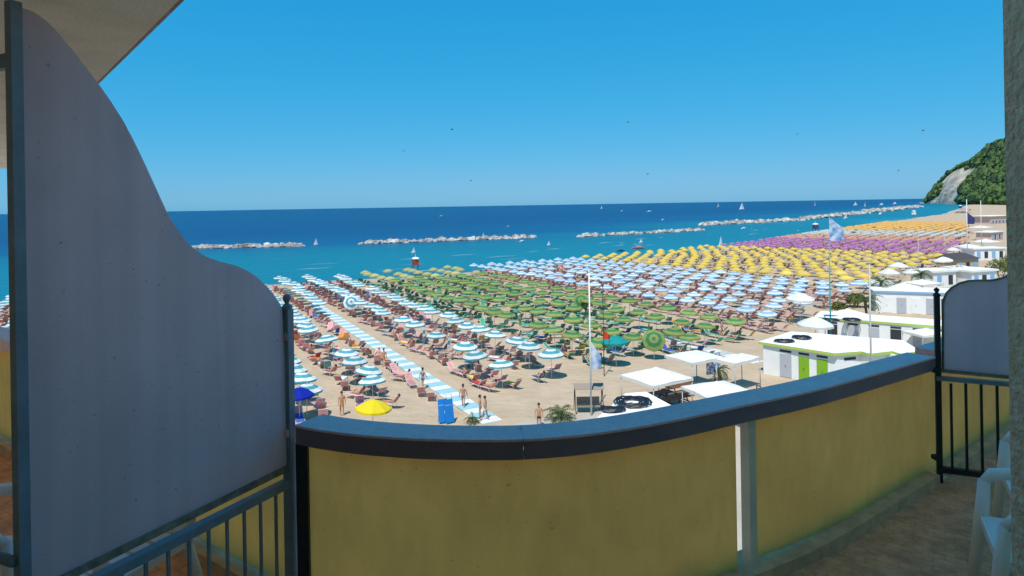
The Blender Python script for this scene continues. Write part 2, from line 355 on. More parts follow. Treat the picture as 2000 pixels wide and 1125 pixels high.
p = dv(28, 1098); child(MB().tube([p, p+dn*.12, p+dn*.3+Vector((0,0,.0))], .018, 8), 'bracket', msteel, dvd)
# low divider with railing on the right
GP = last+dirR*.03; gdir = Vector((.92,-.39,0)).normalized(); GE = GP+gdir*1.6; gn = Vector((-gdir.y, gdir.x, 0))
def gv(x, y): return onplane(x, y, GP, GE)
rd = thing('balcony_divider', 'low blue grey balcony divider with wavy top above a black barred railing', 'divider', (GP.x, GP.y, FZ))
ol = [(1842,722),(1842,600),(1844,584),(1850,572),(1860,562),(1874,554),(1892,549),(1915,548),(1938,548),(1956,544),(1974,537),(2010,520),(2050,505),(2050,742)]
child(MB().slab([gv(x, y) for x, y in ol][::-1], gn, .012), 'panel', mdiv, rd)
child(MB().tube([gv(x, y)+gn*.006 for x, y in ol[:13]], .009, 6), 'edge_trim', mtrim, rd)
child(MB().beam(gv(1838,724)+gn*.006, gv(2050,744)+gn*.006, .03, .025), 'bottom_channel', mtrim, rd)
pz = gv(1828, 578).z
po = child(MB().box((GP.x, GP.y, (FZ+pz)/2), (.036,.036,pz-FZ), rz=atan2(gdir.y, gdir.x)), 'post', mdark, rd)
o = MB().lathe([(.024,0),(.027,.01),(.01,.025),(.018,.04),(.02,.05),(0,.066)], 10, (GP.x, GP.y, pz)).obj('finial', mdark, po)
ga = gv(1828, 738); gb = gv(2050, 757); child(MB().beam(ga, gb, .04, .03), 'top_rail', msteel, rd)
za = FZ+.10; child(MB().beam((ga.x,ga.y,za), (gb.x,gb.y,za), .04, .04), 'bottom_rail', mdark, rd)
for cx in (1857,1886,1916,1947,1979,2012):
    q = gv(cx, 745); child(MB().box((q.x, q.y, (za+q.z)/2), (.016,.016,q.z-za-.03), rz=atan2(gdir.y, gdir.x)), 'bar', mdark, rd)
for zz in (FZ+.2, FZ+.84):
    child(MB().box((GP.x-.04, GP.y-.03, zz), (.05,.05,.03)), 'clamp', mdark, rd)
# the hotel: wall beside and behind the viewer, slab overhead
hot = thing('hotel_building', 'tan stucco hotel wall and overhanging slab beside the balcony', 'building', (1.5, -1, 0))
ce = ray(1970, 700); cX, cY = ce.x*1.6, 1.6
wl = MB().prism([(cX,cY),(cX,-1.0),(12,-1.0),(12,cY+.5*12)][::-1] if False else [(cX,-.5),(12,-.5),(12,1.1),(cX,cY)], 0, 23)
child(wl, 'wall', mstucco, hot)
child(MB().prism([(-12,-4),(cX+.3,-4),(cX+.3,-.502),(cX-.002,-.502),(cX-.002,-.5),(-2.2,-.5),(-12,4.7)], 0, 23), 'wall', mstucco, hot)
e1 = gp(350, 0, EYE+.75); e0 = gp(192, 158, EYE+.75); ed = (e0-e1).normalized()
far = e1+ed*11; near = e1-ed*.75
sb = MB().prism([(far.x,far.y),(far.x-3,far.y-2.0),(-12,4.71),(-2.2,-.49),(-1.5,-.49),(near.x,near.y)], EYE+.75, EYE+.95)
child(sb, 'upper_slab', mplaster, hot)
MBs = MB().beam(e1-ed*.7+Vector((.012,.012,.1)), far+Vector((.012,.012,.1)), .02, .17)
child(MBs, 'slab_edge', mat('slab_edge_render', (.42,.36,.30), .95, c2=(.30,.22,.17), vscale=4, bump=.5, bscale=40), hot)
# white plastic armchairs
mplastic = mat('white_plastic', (.90,.86,.80), .35, var=.05, vscale=5, spec=.5)
def armchair(label, loc, rz):
    t = thing('plastic_armchair', label, 'chair', loc, rz)
    sp = MB(); n = 6
    for k in range(5): sp.box((0, -.2+.1*k, .42+.004*abs(k-2)), (.44,.085,.02))
    sp.box((-.225,0,.415), (.03,.5,.04)); sp.box((.225,0,.415), (.03,.5,.04)); sp.box((0,.245,.412), (.44,.03,.045)); sp.obj('seat', mplastic, t)
    bp = MB(); tilt = Matrix.Rotation(.22, 3, 'X')
    for x in (-.16,-.08,0,.08,.16): bp.box(tilt @ Vector((x,0,.22))+Vector((0,-.25,.42)), (.055,.018,.40), M=tilt)
    arc = [tilt @ Vector((.23*cos(a), 0, .30+.17*sin(a)))+Vector((0,-.25,.42)) for a in [pi*k/12 for k in range(13)]]
    arc = [tilt @ Vector((.23,0,-.02))+Vector((0,-.25,.42))]+arc+[tilt @ Vector((-.23,0,-.02))+Vector((0,-.25,.42))]
    bp.tube(arc, .024, 8); bp.obj('backrest', mplastic, t)
    for sx in (-1, 1):
        MB().tube([(sx*.25,-.32,.66),(sx*.275,-.1,.665),(sx*.28,.1,.66),(sx*.275,.2,.645),(sx*.265,.235,.60)], [.022,.03,.034,.032,.026], 8).obj('armrest', mplastic, t)
        MB().tube([(sx*.265,.235,.61),(sx*.25,.25,.42),(sx*.27,.30,.0)], [.028,.034,.022], 8).obj('leg', mplastic, t)
        MB().tube([(sx*.22,-.24,.44),(sx*.25,-.36,.0)], [.03,.022], 8).obj('leg', mplastic, t)
    return t
armchair('white plastic armchair on tiled floor close against the stucco wall corner', (2.54,3.02,FZ+.004), radians(62))
armchair('white plastic armchair with back to the wall beside the black barred railing', (3.05,3.55,FZ+.004), radians(60))
armchair('white plastic armchair in neighbouring balcony behind tall divider near its steel post', (-2.62,3.05,FZ+.004), radians(-70))
armchair('white plastic armchair in neighbouring balcony behind the railing bars', (-1.98,3.1,FZ+.004), radians(160))
# ------------------------------------------------------------------ beach umbrellas
mpole = mat('white_pole', (.7,.7,.68), .5)
def cloth(n, c): return mat(n, c, .85, trans=.22, spec=.15, rnd=.18, var=.08, vscale=3)
C = {'teal': (cloth('canopy_teal', (.10,.36,.42)), cloth('canopy_white', (.74,.78,.78))),
     'green': (cloth('canopy_lime', (.29,.35,.11)), cloth('canopy_green', (.06,.24,.10))),
     'olive': (cloth('canopy_olive', (.42,.42,.16)), cloth('canopy_straw', (.55,.52,.28))),
     'blue': (cloth('canopy_sky', (.30,.52,.68)), cloth('canopy_ice', (.66,.74,.82))),
     'yellow': (cloth('canopy_yellow', (.78,.55,.09)), cloth('canopy_gold', (.80,.62,.20))),
     'magenta': (cloth('canopy_magenta', (.42,.13,.36)), cloth('canopy_mauve', (.52,.26,.46))),
     'salmon': (cloth('canopy_salmon', (.66,.30,.20)), cloth('canopy_peach', (.66,.42,.32))),
     'grey': (cloth('canopy_pale_grey', (.50,.54,.52)), cloth('canopy_offwhite', (.62,.62,.58))),
     'orange': (cloth('canopy_orange', (.80,.42,.10)), cloth('canopy_apricot', (.80,.52,.20))),
     'pink': (cloth('canopy_pink', (.66,.36,.34)), cloth('canopy_shell', (.66,.52,.48))),
     'white': (cloth('canopy_plain_white', (.80,.79,.74)), cloth('canopy_plain_white', (.8,.79,.74))),
     'plainyellow': (cloth('canopy_lemon', (.85,.66,.03)), cloth('canopy_lemon', (.85,.66,.03))),
     'plainblue': (cloth('canopy_royal', (.01,.03,.42)), cloth('canopy_royal', (.01,.03,.42))),
     'plainteal': (cloth('canopy_plain_teal', (.02,.32,.32)), cloth('canopy_plain_teal', (.02,.32,.32)))}
RINGS = {'teal': [0,1,0,1,0], 'green': [1,0,1,0,0], 'blue': [0,1,0,1,0]}
def canopy(mb, Rr=1.07, H=.46, bands=(0,1,0,1,1), M=Matrix(), n=16, drop=.14, mo=0):
    rad = [0.02,.17,.42,.72,1.0]; vs = []; fs = []
    for j, r in enumerate(rad):
        for k in range(n):
            rib = k % 2 == 0; a = 2*pi*k/n
            rr = r*Rr*(1 if rib else .955); z = H*(1-r**1.45)-(0 if rib else .035*r)
            vs.append(M @ Vector((rr*cos(a), rr*sin(a), z)))
    for k in range(n):
        a = 2*pi*k/n; rib = k % 2 == 0; rr = Rr*(1.0 if rib else .96)
        vs.append(M @ Vector((rr*cos(a), rr*sin(a), -drop-(0 if rib else .02))))
    o = len(mb.v); mb.v += [tuple(v) for v in vs]
    for j in range(len(rad)):
        for k in range(n):
            mb.f.append((o+j*n+k, o+j*n+(k+1)%n, o+(j+1)*n+(k+1)%n, o+(j+1)*n+k)); mb.m.append(mo+bands[j]); mb.sm.append(False)
    mb.f.append(tuple(o+k for k in range(n))); mb.m.append(mo+bands[0]); mb.sm.append(False)
    return mb
POLEZ = 1.95
cm = {}; far_m = {}; pole_me = MB().tube([(0,0,-.15),(0,0,POLEZ+.44)], .024, 6).mesh('pole', mpole)
rib_me = MB()
for k in range(8):
    a = 2*pi*k/8; rib_me.tube([(0,0,POLEZ+.05),(.5*cos(a),.5*sin(a),POLEZ+.24)], .009, 4)
rib_me = rib_me.mesh('struts', mpole)
fin_me = MB().lathe([(.03,0),(.035,.03),(.015,.06),(0,.1)], 8, (0,0,POLEZ+.44)).mesh('finial', mpole)
for c in C:
    b = RINGS.get(c, [0,0,1,0,1])
    cm[c] = canopy(MB(), bands=b, M=Matrix.Translation((0,0,POLEZ))).mesh('canopy', list(C[c]), False)
    f = MB(); canopy(f, bands=b, M=Matrix.Translation((0,0,POLEZ)), n=12 if c != 'yellow' else 12); f.tube([(0,0,-.15),(0,0,POLEZ+.4)], .03, 4, mi=2, cap=False)
    far_m[c] = f.mesh('beach_umbrella', [*C[c], mpole], False)
tilt_m = {}
def tilted(c, az, ang):
    return canopy(MB(), bands=RINGS.get(c, [0,0,1,0,1]), M=Matrix.Translation((0,0,POLEZ-.15)) @ Matrix.Rotation(az,4,'Z') @ Matrix.Rotation(ang,4,'X')).mesh('canopy', list(C[c]), False)
LAB = {'teal': 'teal and white ringed beach umbrella among rows of pink sunbeds',
       'green': 'green ringed beach umbrella among green deckchairs',
       'olive': 'olive yellow beach umbrella in the block at the waterline beside the teal rows',
       'blue': 'pale blue and white beach umbrella in the block between green and yellow umbrellas',
       'yellow': 'golden yellow beach umbrella in the dense yellow block',
       'magenta': 'magenta purple beach umbrella in the block beyond the yellow umbrellas',
       'salmon': 'salmon beach umbrella', 'grey': 'pale grey beach umbrella', 'orange': 'orange beach umbrella'}
GRP = {c: c+' umbrellas of one beach concession' for c in LAB}
closed_me = {}
def closed_canopy(c):
    if c not in closed_me:
        m = MB(); n = 16; pr = [(.03,.44),(.07,.3),(.10,0),(.13,-.35),(.15,-.62),(.10,-.66)]; v = []
        for r, z in pr: v += [(r*(1 if k % 2 else .62)*cos(2*pi*k/n), r*(1 if k % 2 else .62)*sin(2*pi*k/n), POLEZ+z) for k in range(n)]
        for j in range(len(pr)-1): m.add([v[j*n+k] for k in range(n)]+[v[(j+1)*n+k] for k in range(n)], [(k,(k+1)%n,n+(k+1)%n,n+k) for k in range(n)], (RINGS.get(c,[0,0,1,0,1])+[0])[j])
        closed_me[c] = m.mesh('canopy', list(C[c]), False)
    return closed_me[c]
def umbrella(c, p, near, tilt=None, label=None, group=True, scale=1):
    if near and not tilt and not label and R.random() < .07:
        t = thing('beach_umbrella', 'folded shut '+LAB[c], 'umbrella', p, R.uniform(0,1), 'folded '+GRP[c]); link('canopy', closed_canopy(c), t); link('pole', pole_me, t); link('finial', fin_me, t); return t
    lab = label or LAB[c]; grp = None if label else GRP[c]; rz = R.uniform(0, .78)
    if near or tilt:
        t = thing('beach_umbrella', lab, 'umbrella', p, 0 if tilt else rz, grp)
        link('canopy', tilted(c, *tilt) if tilt else cm[c], t); link('pole', pole_me, t)
        if not tilt: link('finial', fin_me, t); link('struts', rib_me, t)
    else:
        t = tag(link('beach_umbrella', far_m[c], None, p, rz), lab, 'umbrella', grp)
    t.scale = (scale,)*3
    if not tilt and near: t.rotation_euler.x = R.gauss(0, .05); t.rotation_euler.y = R.gauss(0, .05)
    return t
# sunbeds
mframe = mat('sunbed_frame', (.72,.70,.68), .5)
FAB = {'pink': mat('sunbed_pink', (.80,.38,.38), .85, rnd=.35, var=.3, vscale=9), 'green': mat('sunbed_green', (.07,.40,.27), .85, rnd=.35, var=.3, vscale=9),
       'blue': mat('sunbed_blue', (.08,.14,.32), .85, rnd=.3), 'sand': mat('sunbed_dull', (.40,.28,.22), .85, rnd=.3)}
def strips(mb, a, b, w, n):
    a = Vector(a); b = Vector(b); d = (b-a)/n
    for k in range(n):
        p = a+d*(k+.06); q = a+d*(k+.94); u = Vector((w/2,0,0)); nn = Vector((0,-d.z,d.y)).normalized()*.012
        mb.slab([p-u, p+u, q+u, q-u], nn, 1)
    return mb
BK = radians(48)
seat_a, seat_b = (0,-.25,.36), (0,1.05,.33); back_b = (0,-.25-.72*cos(BK),.36+.72*sin(BK))
SB = {}
for c in FAB:
    SB[c] = (strips(MB(), seat_a, seat_b, .56, 7).mesh('seat', FAB[c]), strips(MB(), seat_a, back_b, .56, 4).mesh('backrest', FAB[c]))
fr = MB()
for sx in (-.3,.3): fr.tube([(sx,back_b[1],back_b[2]),(sx,-.25,.345),(sx,1.08,.315)], .018, 5)
fr.tube([(-.3,1.08,.315),(.3,1.08,.315)], .018, 5); fr.tube([(-.3,back_b[1],back_b[2]),(.3,back_b[1],back_b[2])], .018, 5); fr_me = fr.mesh('frame', mframe)
leg1 = MB().tube([(-.3,.75,.32),(-.3,.85,0),(.3,.85,0),(.3,.75,.32)], .016, 5).mesh('leg', mframe)
leg2 = MB().tube([(-.3,-.2,.35),(-.3,-.38,0),(.3,-.38,0),(.3,-.2,.35)], .016, 5).mesh('leg', mframe)
def one(c):
    m = MB()
    for me, mi in ((SB[c][0],0),(SB[c][1],0)):
        m.add([v.co for v in me.vertices], [tuple(p.vertices) for p in me.polygons], 0)
    for sx in (-.3,.3): m.tube([(sx,back_b[1],back_b[2]),(sx,-.25,.345),(sx,1.08,.315)], .018, 3, 1); 
    for y in (.85,-.38): m.tube([(-.3,y-.05,.32),(-.3,y,0),(.3,y,0),(.3,y-.05,.32)], .016, 3, 1)
    return m
SB1 = {c: one(c) for c in FAB}; SB1m = {c: SB1[c].mesh('sunbed', [FAB[c], mframe]) for c in FAB}
SBL = {'pink': 'pink strapped sunbed with raised back among teal and white umbrellas', 'green': 'green strapped sunbed with raised back among the green umbrellas', 'blue': 'dark blue sunbed with raised back', 'sand': 'dull tan sunbed'}
def sunbed(c, p, rz, near, lab=None, grp=None):
    lab = lab or SBL[c]; grp = grp or c+' sunbeds on the sand'
    if near:
        t = thing('sunbed', lab, 'sunbed', p, rz, grp)
        link('seat', SB[c][0], t); link('backrest', SB[c][1], t); link('frame', fr_me, t); link('leg', leg1, t); link('leg', leg2, t)
    else: t = tag(link('sunbed', SB1m[c], None, p, rz), lab, 'sunbed', grp)
    t.scale = (1, R.uniform(.92,1.05), R.uniform(.85,1.2)); return t
# the concessions: columns run from the waterline inland
def back(s): return 45 if s < 45 else 45+(s-45)*.32 if s < 160 else 81.8+(s-160)*.5
def pos(s0, tau):
    ph = math.atan(max(0, slope(s0))*1.0); n = Vector((sin(ph), -cos(ph)))
    return s0+n.x*tau, shore(s0)+n.y*tau
BASE = atan2(D1.y, D1.x)-pi/2
beds = []; UMB = []; LYING = []; TOWELS = []
stuffU = {}; stuffB = {}
def block(c, bed, s0, s1, ds, dt, indiv=True, tau0=7, taumax=200, bedp=.78, far_c=None, scale=1.0):
    k = 0; s = s0
    while s < s1:
        ph = math.atan(max(0, slope(s))); tau = tau0+R.uniform(0, .6)
        while tau < taumax:
            a, t = pos(s, tau)
            if t < back(a): break
            p = st(a+R.gauss(0,.22), t+R.gauss(0,.22)); cc = c
            if far_c and tau < 24: cc = far_c
            d = p.length; px = 1000+F*p.x/p.y; hidden = px > 2020 or px < 470
            if R.random() > .04 and not (c == 'teal' and abs(a-18.5) < 1.4):
                UMB.append((d, cc, p, indiv and not hidden, scale*R.uniform(.95,1.06)))
            for sx, ty in ((-1,.9),(1,.9),(-1,-.9),(1,-.9)):
                if R.random() < bedp and not (c == 'teal' and abs(a+sx-18.5) < 1.7):
                    q = st(a+sx*R.uniform(.7,1.3), t+ty*R.uniform(.6,1.1)); beds.append((q.length, bed if R.random() < .9 else R.choice(('blue','sand','pink')), q, BASE-ph+R.gauss(0,.35)+(pi if R.random() < .12 else 0), hidden))
            tau += dt
        s += ds
block('teal', 'pink', -60.4, -18, 4.85, 3.5, indiv=False)
block('teal', 'pink', -17.5, 30, 4.85, 3.2, bedp=.93)
block('green', 'green', 32.3, 53.5, 4.3, 3.4, far_c='olive', bedp=.9)
block('blue', 'pink', 55.5, 84, 4.2, 3.2, bedp=.9)
block('yellow', 'sand', 86, 137, 4.3, 3.5, tau0=5, bedp=.45, scale=1.12)
block('magenta', 'sand', 139.5, 178, 4.2, 3.6, bedp=.5)
for c, a, b in (('salmon',180,203),('grey',206,240),('orange',243,350),('grey',640,690),('pink',690,900)): block(c, 'sand', a, b, 3.5, 3.4, indiv=False, bedp=.3)
UMB.sort(key=lambda u: u[0]); n_ = 0
for d, c, p, ok, sc in UMB:
    if ok and n_ < 288: umbrella(c, p, d < 82, scale=sc); n_ += 1
    else: stuffU.setdefault('all', []).append((c, p))
# individual sunbeds: the nearest in view; the rest one mass
beds.sort(key=lambda b: b[0]); nb_ = {}
n_ = 0
CN = {'pink': 'pink', 'green': 'green', 'blue': 'dark blue', 'sand': 'dull tan'}
for d, c, p, rz, hid in beds:
    if not hid and n_ < 298:
        zone = p.x*D2.x+p.y*D2.y; w = 'among teal and white umbrellas' if zone < 31 else 'among the green umbrellas' if zone < 54.5 else 'among pale blue and white umbrellas'
        n_ += 1; sunbed(c, p, rz, d < 66, CN[c]+' strapped sunbed with raised back '+w, CN[c]+' sunbeds '+w)
        if n_ < 190 and R.random() < .42: LYING.append((p, rz, c, w))
        elif n_ < 240 and R.random() < .5: TOWELS.append((p, rz, c, w))
    else: stuffB.setdefault('all', []).append((c, p, rz))
def mass(name, items, kindmesh, mats_of, label):
    slots = []; mb = MB()
    for it in items:
        src = kindmesh(it); ms = mats_of(it); idx = []
        for m in ms:
            if m not in slots: slots.append(m)
            idx.append(slots.index(m))
        rz = it[2] if len(it) > 2 else R.uniform(0, .8); cr, sr = cos(rz), sin(rz); p = it[1]; o = len(mb.v)
        mb.v += [(x*cr-y*sr+p.x, x*sr+y*cr+p.y, z+p.z) for x, y, z in src.v]
        mb.f += [tuple(i+o for i in f) for f in src.f]; mb.m += [idx[i] for i in src.m]; mb.sm += src.sm
    o = mb.obj(name, slots, None, False); kind(o, 'stuff'); o['label'] = label; return o
SRC = {}
for c in C:
    f = MB(); canopy(f, bands=RINGS.get(c, [0,0,1,0,1]), M=Matrix.Translation((0,0,POLEZ)), n=8); f.tube([(0,0,0),(0,0,POLEZ+.4)], .03, 3, mi=2, cap=False); SRC[c] = f
mass('distant_umbrellas', stuffU['all'], lambda i: SRC[i[0]], lambda i: (*C[i[0]], mpole), 'far rows of blue, yellow, magenta and orange umbrellas along the curving shore')
def lite(c):
    m = MB(); u = Vector((.28,0,0))
    for a, b in ((seat_a, seat_b),(seat_a, back_b)): a = Vector(a); b = Vector(b); m.slab([a-u,a+u,b+u,b-u], (0,0,.015), 1)
    for y in (.85,-.38):
        for x in (-.28,.28): m.tube([(x,y-.05,.32),(x,y,0)], .016, 3, 1, False)
    return m
LT = {c: lite(c) for c in FAB}
mass('distant_sunbeds', stuffB['all'], lambda i: LT[i[0]], lambda i: (FAB[i[0]], mframe), 'far rows of sunbeds under the umbrellas')
# umbrellas that stand out from their rows
to_cam = lambda p: atan2(-p.y, -p.x)+pi/2
def special(c, x, y, z, label, tilt=None, near=True, scale=1):
    p = gp(x, y, z); p.z = 0
    return umbrella(c, p, near, (to_cam(p), tilt) if tilt else None, label, scale=scale)
special('teal', 686, 588, 2.0, 'teal and white ringed umbrella tipped over to face the hotel', radians(62))
special('green', 1135, 585, 2.0, 'lime ringed umbrella tipped to face the hotel amid the olive rows', radians(62))
special('green', 1277, 660, 2.0, 'lime and dark green ringed umbrella tipped to face the hotel beside the paved walkway', radians(58))
special('plainyellow', 725, 797, 2.0, 'plain bright lemon yellow umbrella', scale=1.05)
special('plainblue', 585, 768, 2.0, 'plain royal blue umbrella beside the divider post', scale=1.0)
special('plainteal', 1203, 672, 2.0, 'plain dark teal umbrella in front of the green rows', scale=1.15)
for x, y, l in ((1562,588,'plain white parasol over tables at the edge of the pale blue umbrellas'),(1592,640,'plain white parasol standing behind the lime edged cabin roof'),
                (1755,524,'large white parasol beside the palm, beyond the blue trimmed cabins'),(1737,537,'large white parasol in front of another white parasol beyond the cabins'),
                (1720,556,'white parasol rising behind the blue trimmed cabin roof'),(1845,512,'white parasol beside the dark roofed hut')):
    special('white', x, y, 2.6, l, scale=1.5)
# ------------------------------------------------------------------ walkways of slabs
mslabw = mat('slab_white', (.70,.68,.64), .8, var=.1, vscale=3); mslabt = mat('slab_teal', (.30,.52,.55), .8, var=.1, vscale=3); mslabg = mat('slab_grey', (.48,.49,.48), .8, var=.15, vscale=3)
def walkway(s, t0, t1, w, ms, ln=1.15, skew=0):
    o0 = st(s, t0); base = MB().box(st(s, (t0+t1)/2, .0)+Vector((0,0,.012)), (w*.96, t1-t0, .02), rz=BASE).obj('path', mslabg); kind(base, 'structure')
    n = int((t1-t0)/ln); meshes = [MB().box((0,0,.05), (w, ln*.95, .06), rz=0).mesh('slab', m) for m in ms]
    for k in range(n):
        o = link('slab', meshes[k % len(ms)], base, st(s+R.gauss(0,.03), t0+ln*(k+.5)), BASE+R.gauss(0,.012))
walkway(18.5, 38.5, 100, 1.5, [mslabw, mslabt], 1.1)
walkway(46, 40.5, 55, 1.5, [mslabw, mslabg], 1.2)
# ------------------------------------------------------------------ cabins
mwhite = mat('white_wall', (.80,.80,.78), .85, var=.06, vscale=1.2, bump=.1, bscale=20)
mroofw = mat('white_roof', (.82,.81,.77), .85, var=.12, vscale=.8)
mlime = mat('lime_trim', (.42,.52,.10), .6); mdoor = mat('lime_door', (.22,.42,.02), .5, var=.1)
mbluet = mat('blue_trim', (.22,.42,.66), .6); mhole = mat('dark_vent', (.03,.035,.04), .7); mgreyd = mat('grey_door', (.42,.44,.48), .6)
mcoil = mat('black_hose', (.012,.018,.03), .45)
def expand(poly, e):
    c = sum((Vector((p[0],p[1])) for p in poly), Vector((0,0)))/len(poly); return [(p[0]+(p[0]-c.x)/max(1e-3,(Vector((p[0],p[1]))-c).length)*e, p[1]+(p[1]-c.y)/max(1e-3,(Vector((p[0],p[1]))-c).length)*e) for p in poly]
def facade_item(root, name, a, b, u0, u1, z0, z1, m, out=.03, parent=None):
    a = Vector((a[0],a[1],0)); b = Vector((b[0],b[1],0)); d = (b-a); n = Vector((d.y,-d.x,0)).normalized(); L = d.length
    p = a+d*(u0+u1)/2; w = L*(u1-u0)
    o = MB().box((p.x+n.x*out/2, p.y+n.y*out/2, (z0+z1)/2), (w, out, z1-z0), rz=atan2(d.y,d.x)).obj(name, m, parent or root); return o
def cabin(label, poly, h, trim, wallm=mwhite, roofm=mroofw, over=.35, th=.22):
    t = thing('beach_cabin', label, 'cabin', (0,0,0))
    MB().prism(poly, 0, h).obj('wall', wallm, t); e = expand(poly, over)
    MB().prism(e, h+.001, h+th, 0, 1).obj('roof', [trim, roofm], t); return t
P = [(20.9,53.8),(25,49.6),(27.1,50.2),(27.3,49.4),(29.1,50.0),(29.3,49.2),(31.2,49.8),(32.2,53.4),(25.2,57.6)]
cb = cabin('white beach cabin with lime green roof edge and lime doors', P, 2.45, mlime)
a, b = P[0], P[1]
for u0, u1, m in ((.24,.40,mgreyd),(.50,.64,mdoor),(.74,.88,mdoor)):
    d_ = facade_item(cb, 'door', a, b, u0, u1, .05, 1.95, m, .05)
    facade_item(cb, 'vent', a, b, u0, u1, 2.08, 2.25, mhole, .03)
facade_item(cb, 'vent', P[1], P[2], .3, .8, 2.0, 2.2, mhole, .03)
P2 = [(31.0,65.2),(42.6,57.6),(44.6,60.4),(33.2,68.4)]
cb2 = cabin('long white cabin row with lime roof edge behind the turquoise kiosk', P2, 2.4, mlime)
for k in range(7):
    facade_item(cb2, 'door', P2[0], P2[1], .06+k*.132, .125+k*.132, .05, 1.95, mgreyd if k % 3 else mhole, .05)
    facade_item(cb2, 'vent', P2[0], P2[1], .06+k*.132, .125+k*.132, 2.05, 2.22, mhole, .03)
P3 = [(46.4,82),(54.6,78.6),(56.4,82.6),(48.0,86.4)]
cb3 = cabin('white cabin block with pale blue roof edge and hanging curtains', P3, 2.6, mbluet)
for k, m in enumerate((mwhite, mgreyd, mwhite, mgreyd, mhole)): facade_item(cb3, 'door', P3[0], P3[1], .08+k*.18, .2+k*.18, .05, 2.0, m, .06)
P4 = [(57.2,80.5),(63,78.2),(65,82.4),(59,85)]
cb4 = cabin('white and turquoise cabin beside the blue trimmed block', P4, 2.7, mat('turq_trim', (.10,.45,.48), .6))
for k in range(3): facade_item(cb4, 'door', P4[0], P4[1], .1+k*.3, .28+k*.3, .05, 2.0, mat('turq_door', (.08,.36,.42), .6) if k % 2 else mhole, .06)
# coils of black hose that warm water on the roofs
def coil(x, y, z, r, label, sq=1.0):
    p = gp(x, y, z); m = MB(); n = 90; pts = []
    for k in range(n+1):
        a = 2*pi*k/n*7; rr = r*(1-.6*k/n); pts.append((rr*cos(a)+.04*sin(k*1.7), sq*rr*sin(a), .05+.10*sin(k*2.1)**2+.04*(k % 13)/13))
    m.tube(pts, .045, 5); o = m.obj('hose_coil', mcoil); o.location = p; tag(o, label, 'hose coil'); return o
Z1 = 2.45+.22
coil(1532, 668, Z1, .85, 'flattened coil of black hose on lime edged cabin roof, by its corner', .7); coil(1566, 661, Z1, .8, 'coil of black hose on lime edged cabin roof, beside a flatter coil')
Z2 = 2.4+.22
coil(1622, 627, Z2, .85, 'coil of black hose on the long cabin row roof beside the teal pole'); coil(1664, 626, Z2, .85, 'coil of black hose on the long cabin row roof away from the pole')
# turquoise kiosk
mturq = mat('turquoise_paint', (.10,.50,.54), .6, c2=(.45,.62,.50), vscale=1.2)
c0 = gp(1736, 660, .5); c1 = gp(1776, 664, .5); k_ = thing('kiosk', 'turquoise painted box kiosk with pale top beside the cabins', 'kiosk', (c0.x, c0.y, 0))
dx = Vector((c1.x-c0.x, c1.y-c0.y, 0)); L = max(2.2, dx.length); ang = atan2(dx.y, dx.x)
MB().box((L/2,.9,1.25), (L,1.8,1.5)).obj('body', mturq, k_); MB().box((L/2,.9,2.04), (L+.1,1.9,.06)).obj('top', mat('pale_turquoise', (.45,.70,.70), .6), k_)
for x in (.1, L-.1):
    for y in (.1, 1.7): MB().box((x,y,.25), (.08,.08,.5)).obj('leg', mwhite, k_)
k_.rotation_euler.z = ang
# white low buildings under the parapet line
def roofed(label, pxs, z, cat='kiosk', name='beach_kiosk'):
    pl = [gp(x, y, z) for x, y in pxs]; c = sum(pl, Vector())/len(pl); t = thing(name, label, cat, (c.x, c.y, 0))
    q = [((p.x-c.x), (p.y-c.y)) for p in pl]
    MB().prism([(x*.9, y*.9) for x, y in q], 0, z-.16).obj('wall', mwhite, t); MB().prism(q, z-.159, z).obj('roof', mroofw, t); return t
roofed('white flat roofed kiosk carrying a big round hose coil', [(1128,848),(1222,768),(1262,765),(1312,792),(1250,862)], 2.6)
roofed('white flat roofed kiosk beside the wooden picnic tables', [(1268,836),(1318,796),(1402,783),(1436,806),(1370,850)], 2.3)
coil(1236, 788, 2.6, 1.15, 'large round coil of black hose on the flat white kiosk roof')
coil(1195, 803, 2.6, .8, 'dark hose coil hanging over the edge of the flat white kiosk roof', .6)
mtan = mat('tan_canvas', (.32,.25,.20), .85, trans=.1)
aw = thing('awning_swing', 'brown canvas swing seat canopy beside the white flagpole', 'swing seat', gp(1150, 806, 0))
MB().slab([(-1.0,-.6,1.75),(1.0,-.6,1.75),(1.05,.1,2.0),(-1.05,.1,2.0)], (0,0,1), .03).obj('canopy', mtan, aw); MB().slab([(-1.05,.1,2.0),(1.05,.1,2.0),(1.0,.75,1.8),(-1.0,.75,1.8)], (0,0,1), .03).obj('canopy', mtan, aw)
for x in (-.95,.95): MB().tube([(x,-.7,0),(x,.05,1.95),(x,.8,0)], .03, 6).obj('frame', mhole, aw)
MB().box((0,.1,.45), (1.6,.5,.08)).obj('seat', mtan, aw); MB().box((0,.38,.75), (1.6,.07,.5)).obj('backrest', mtan, aw)
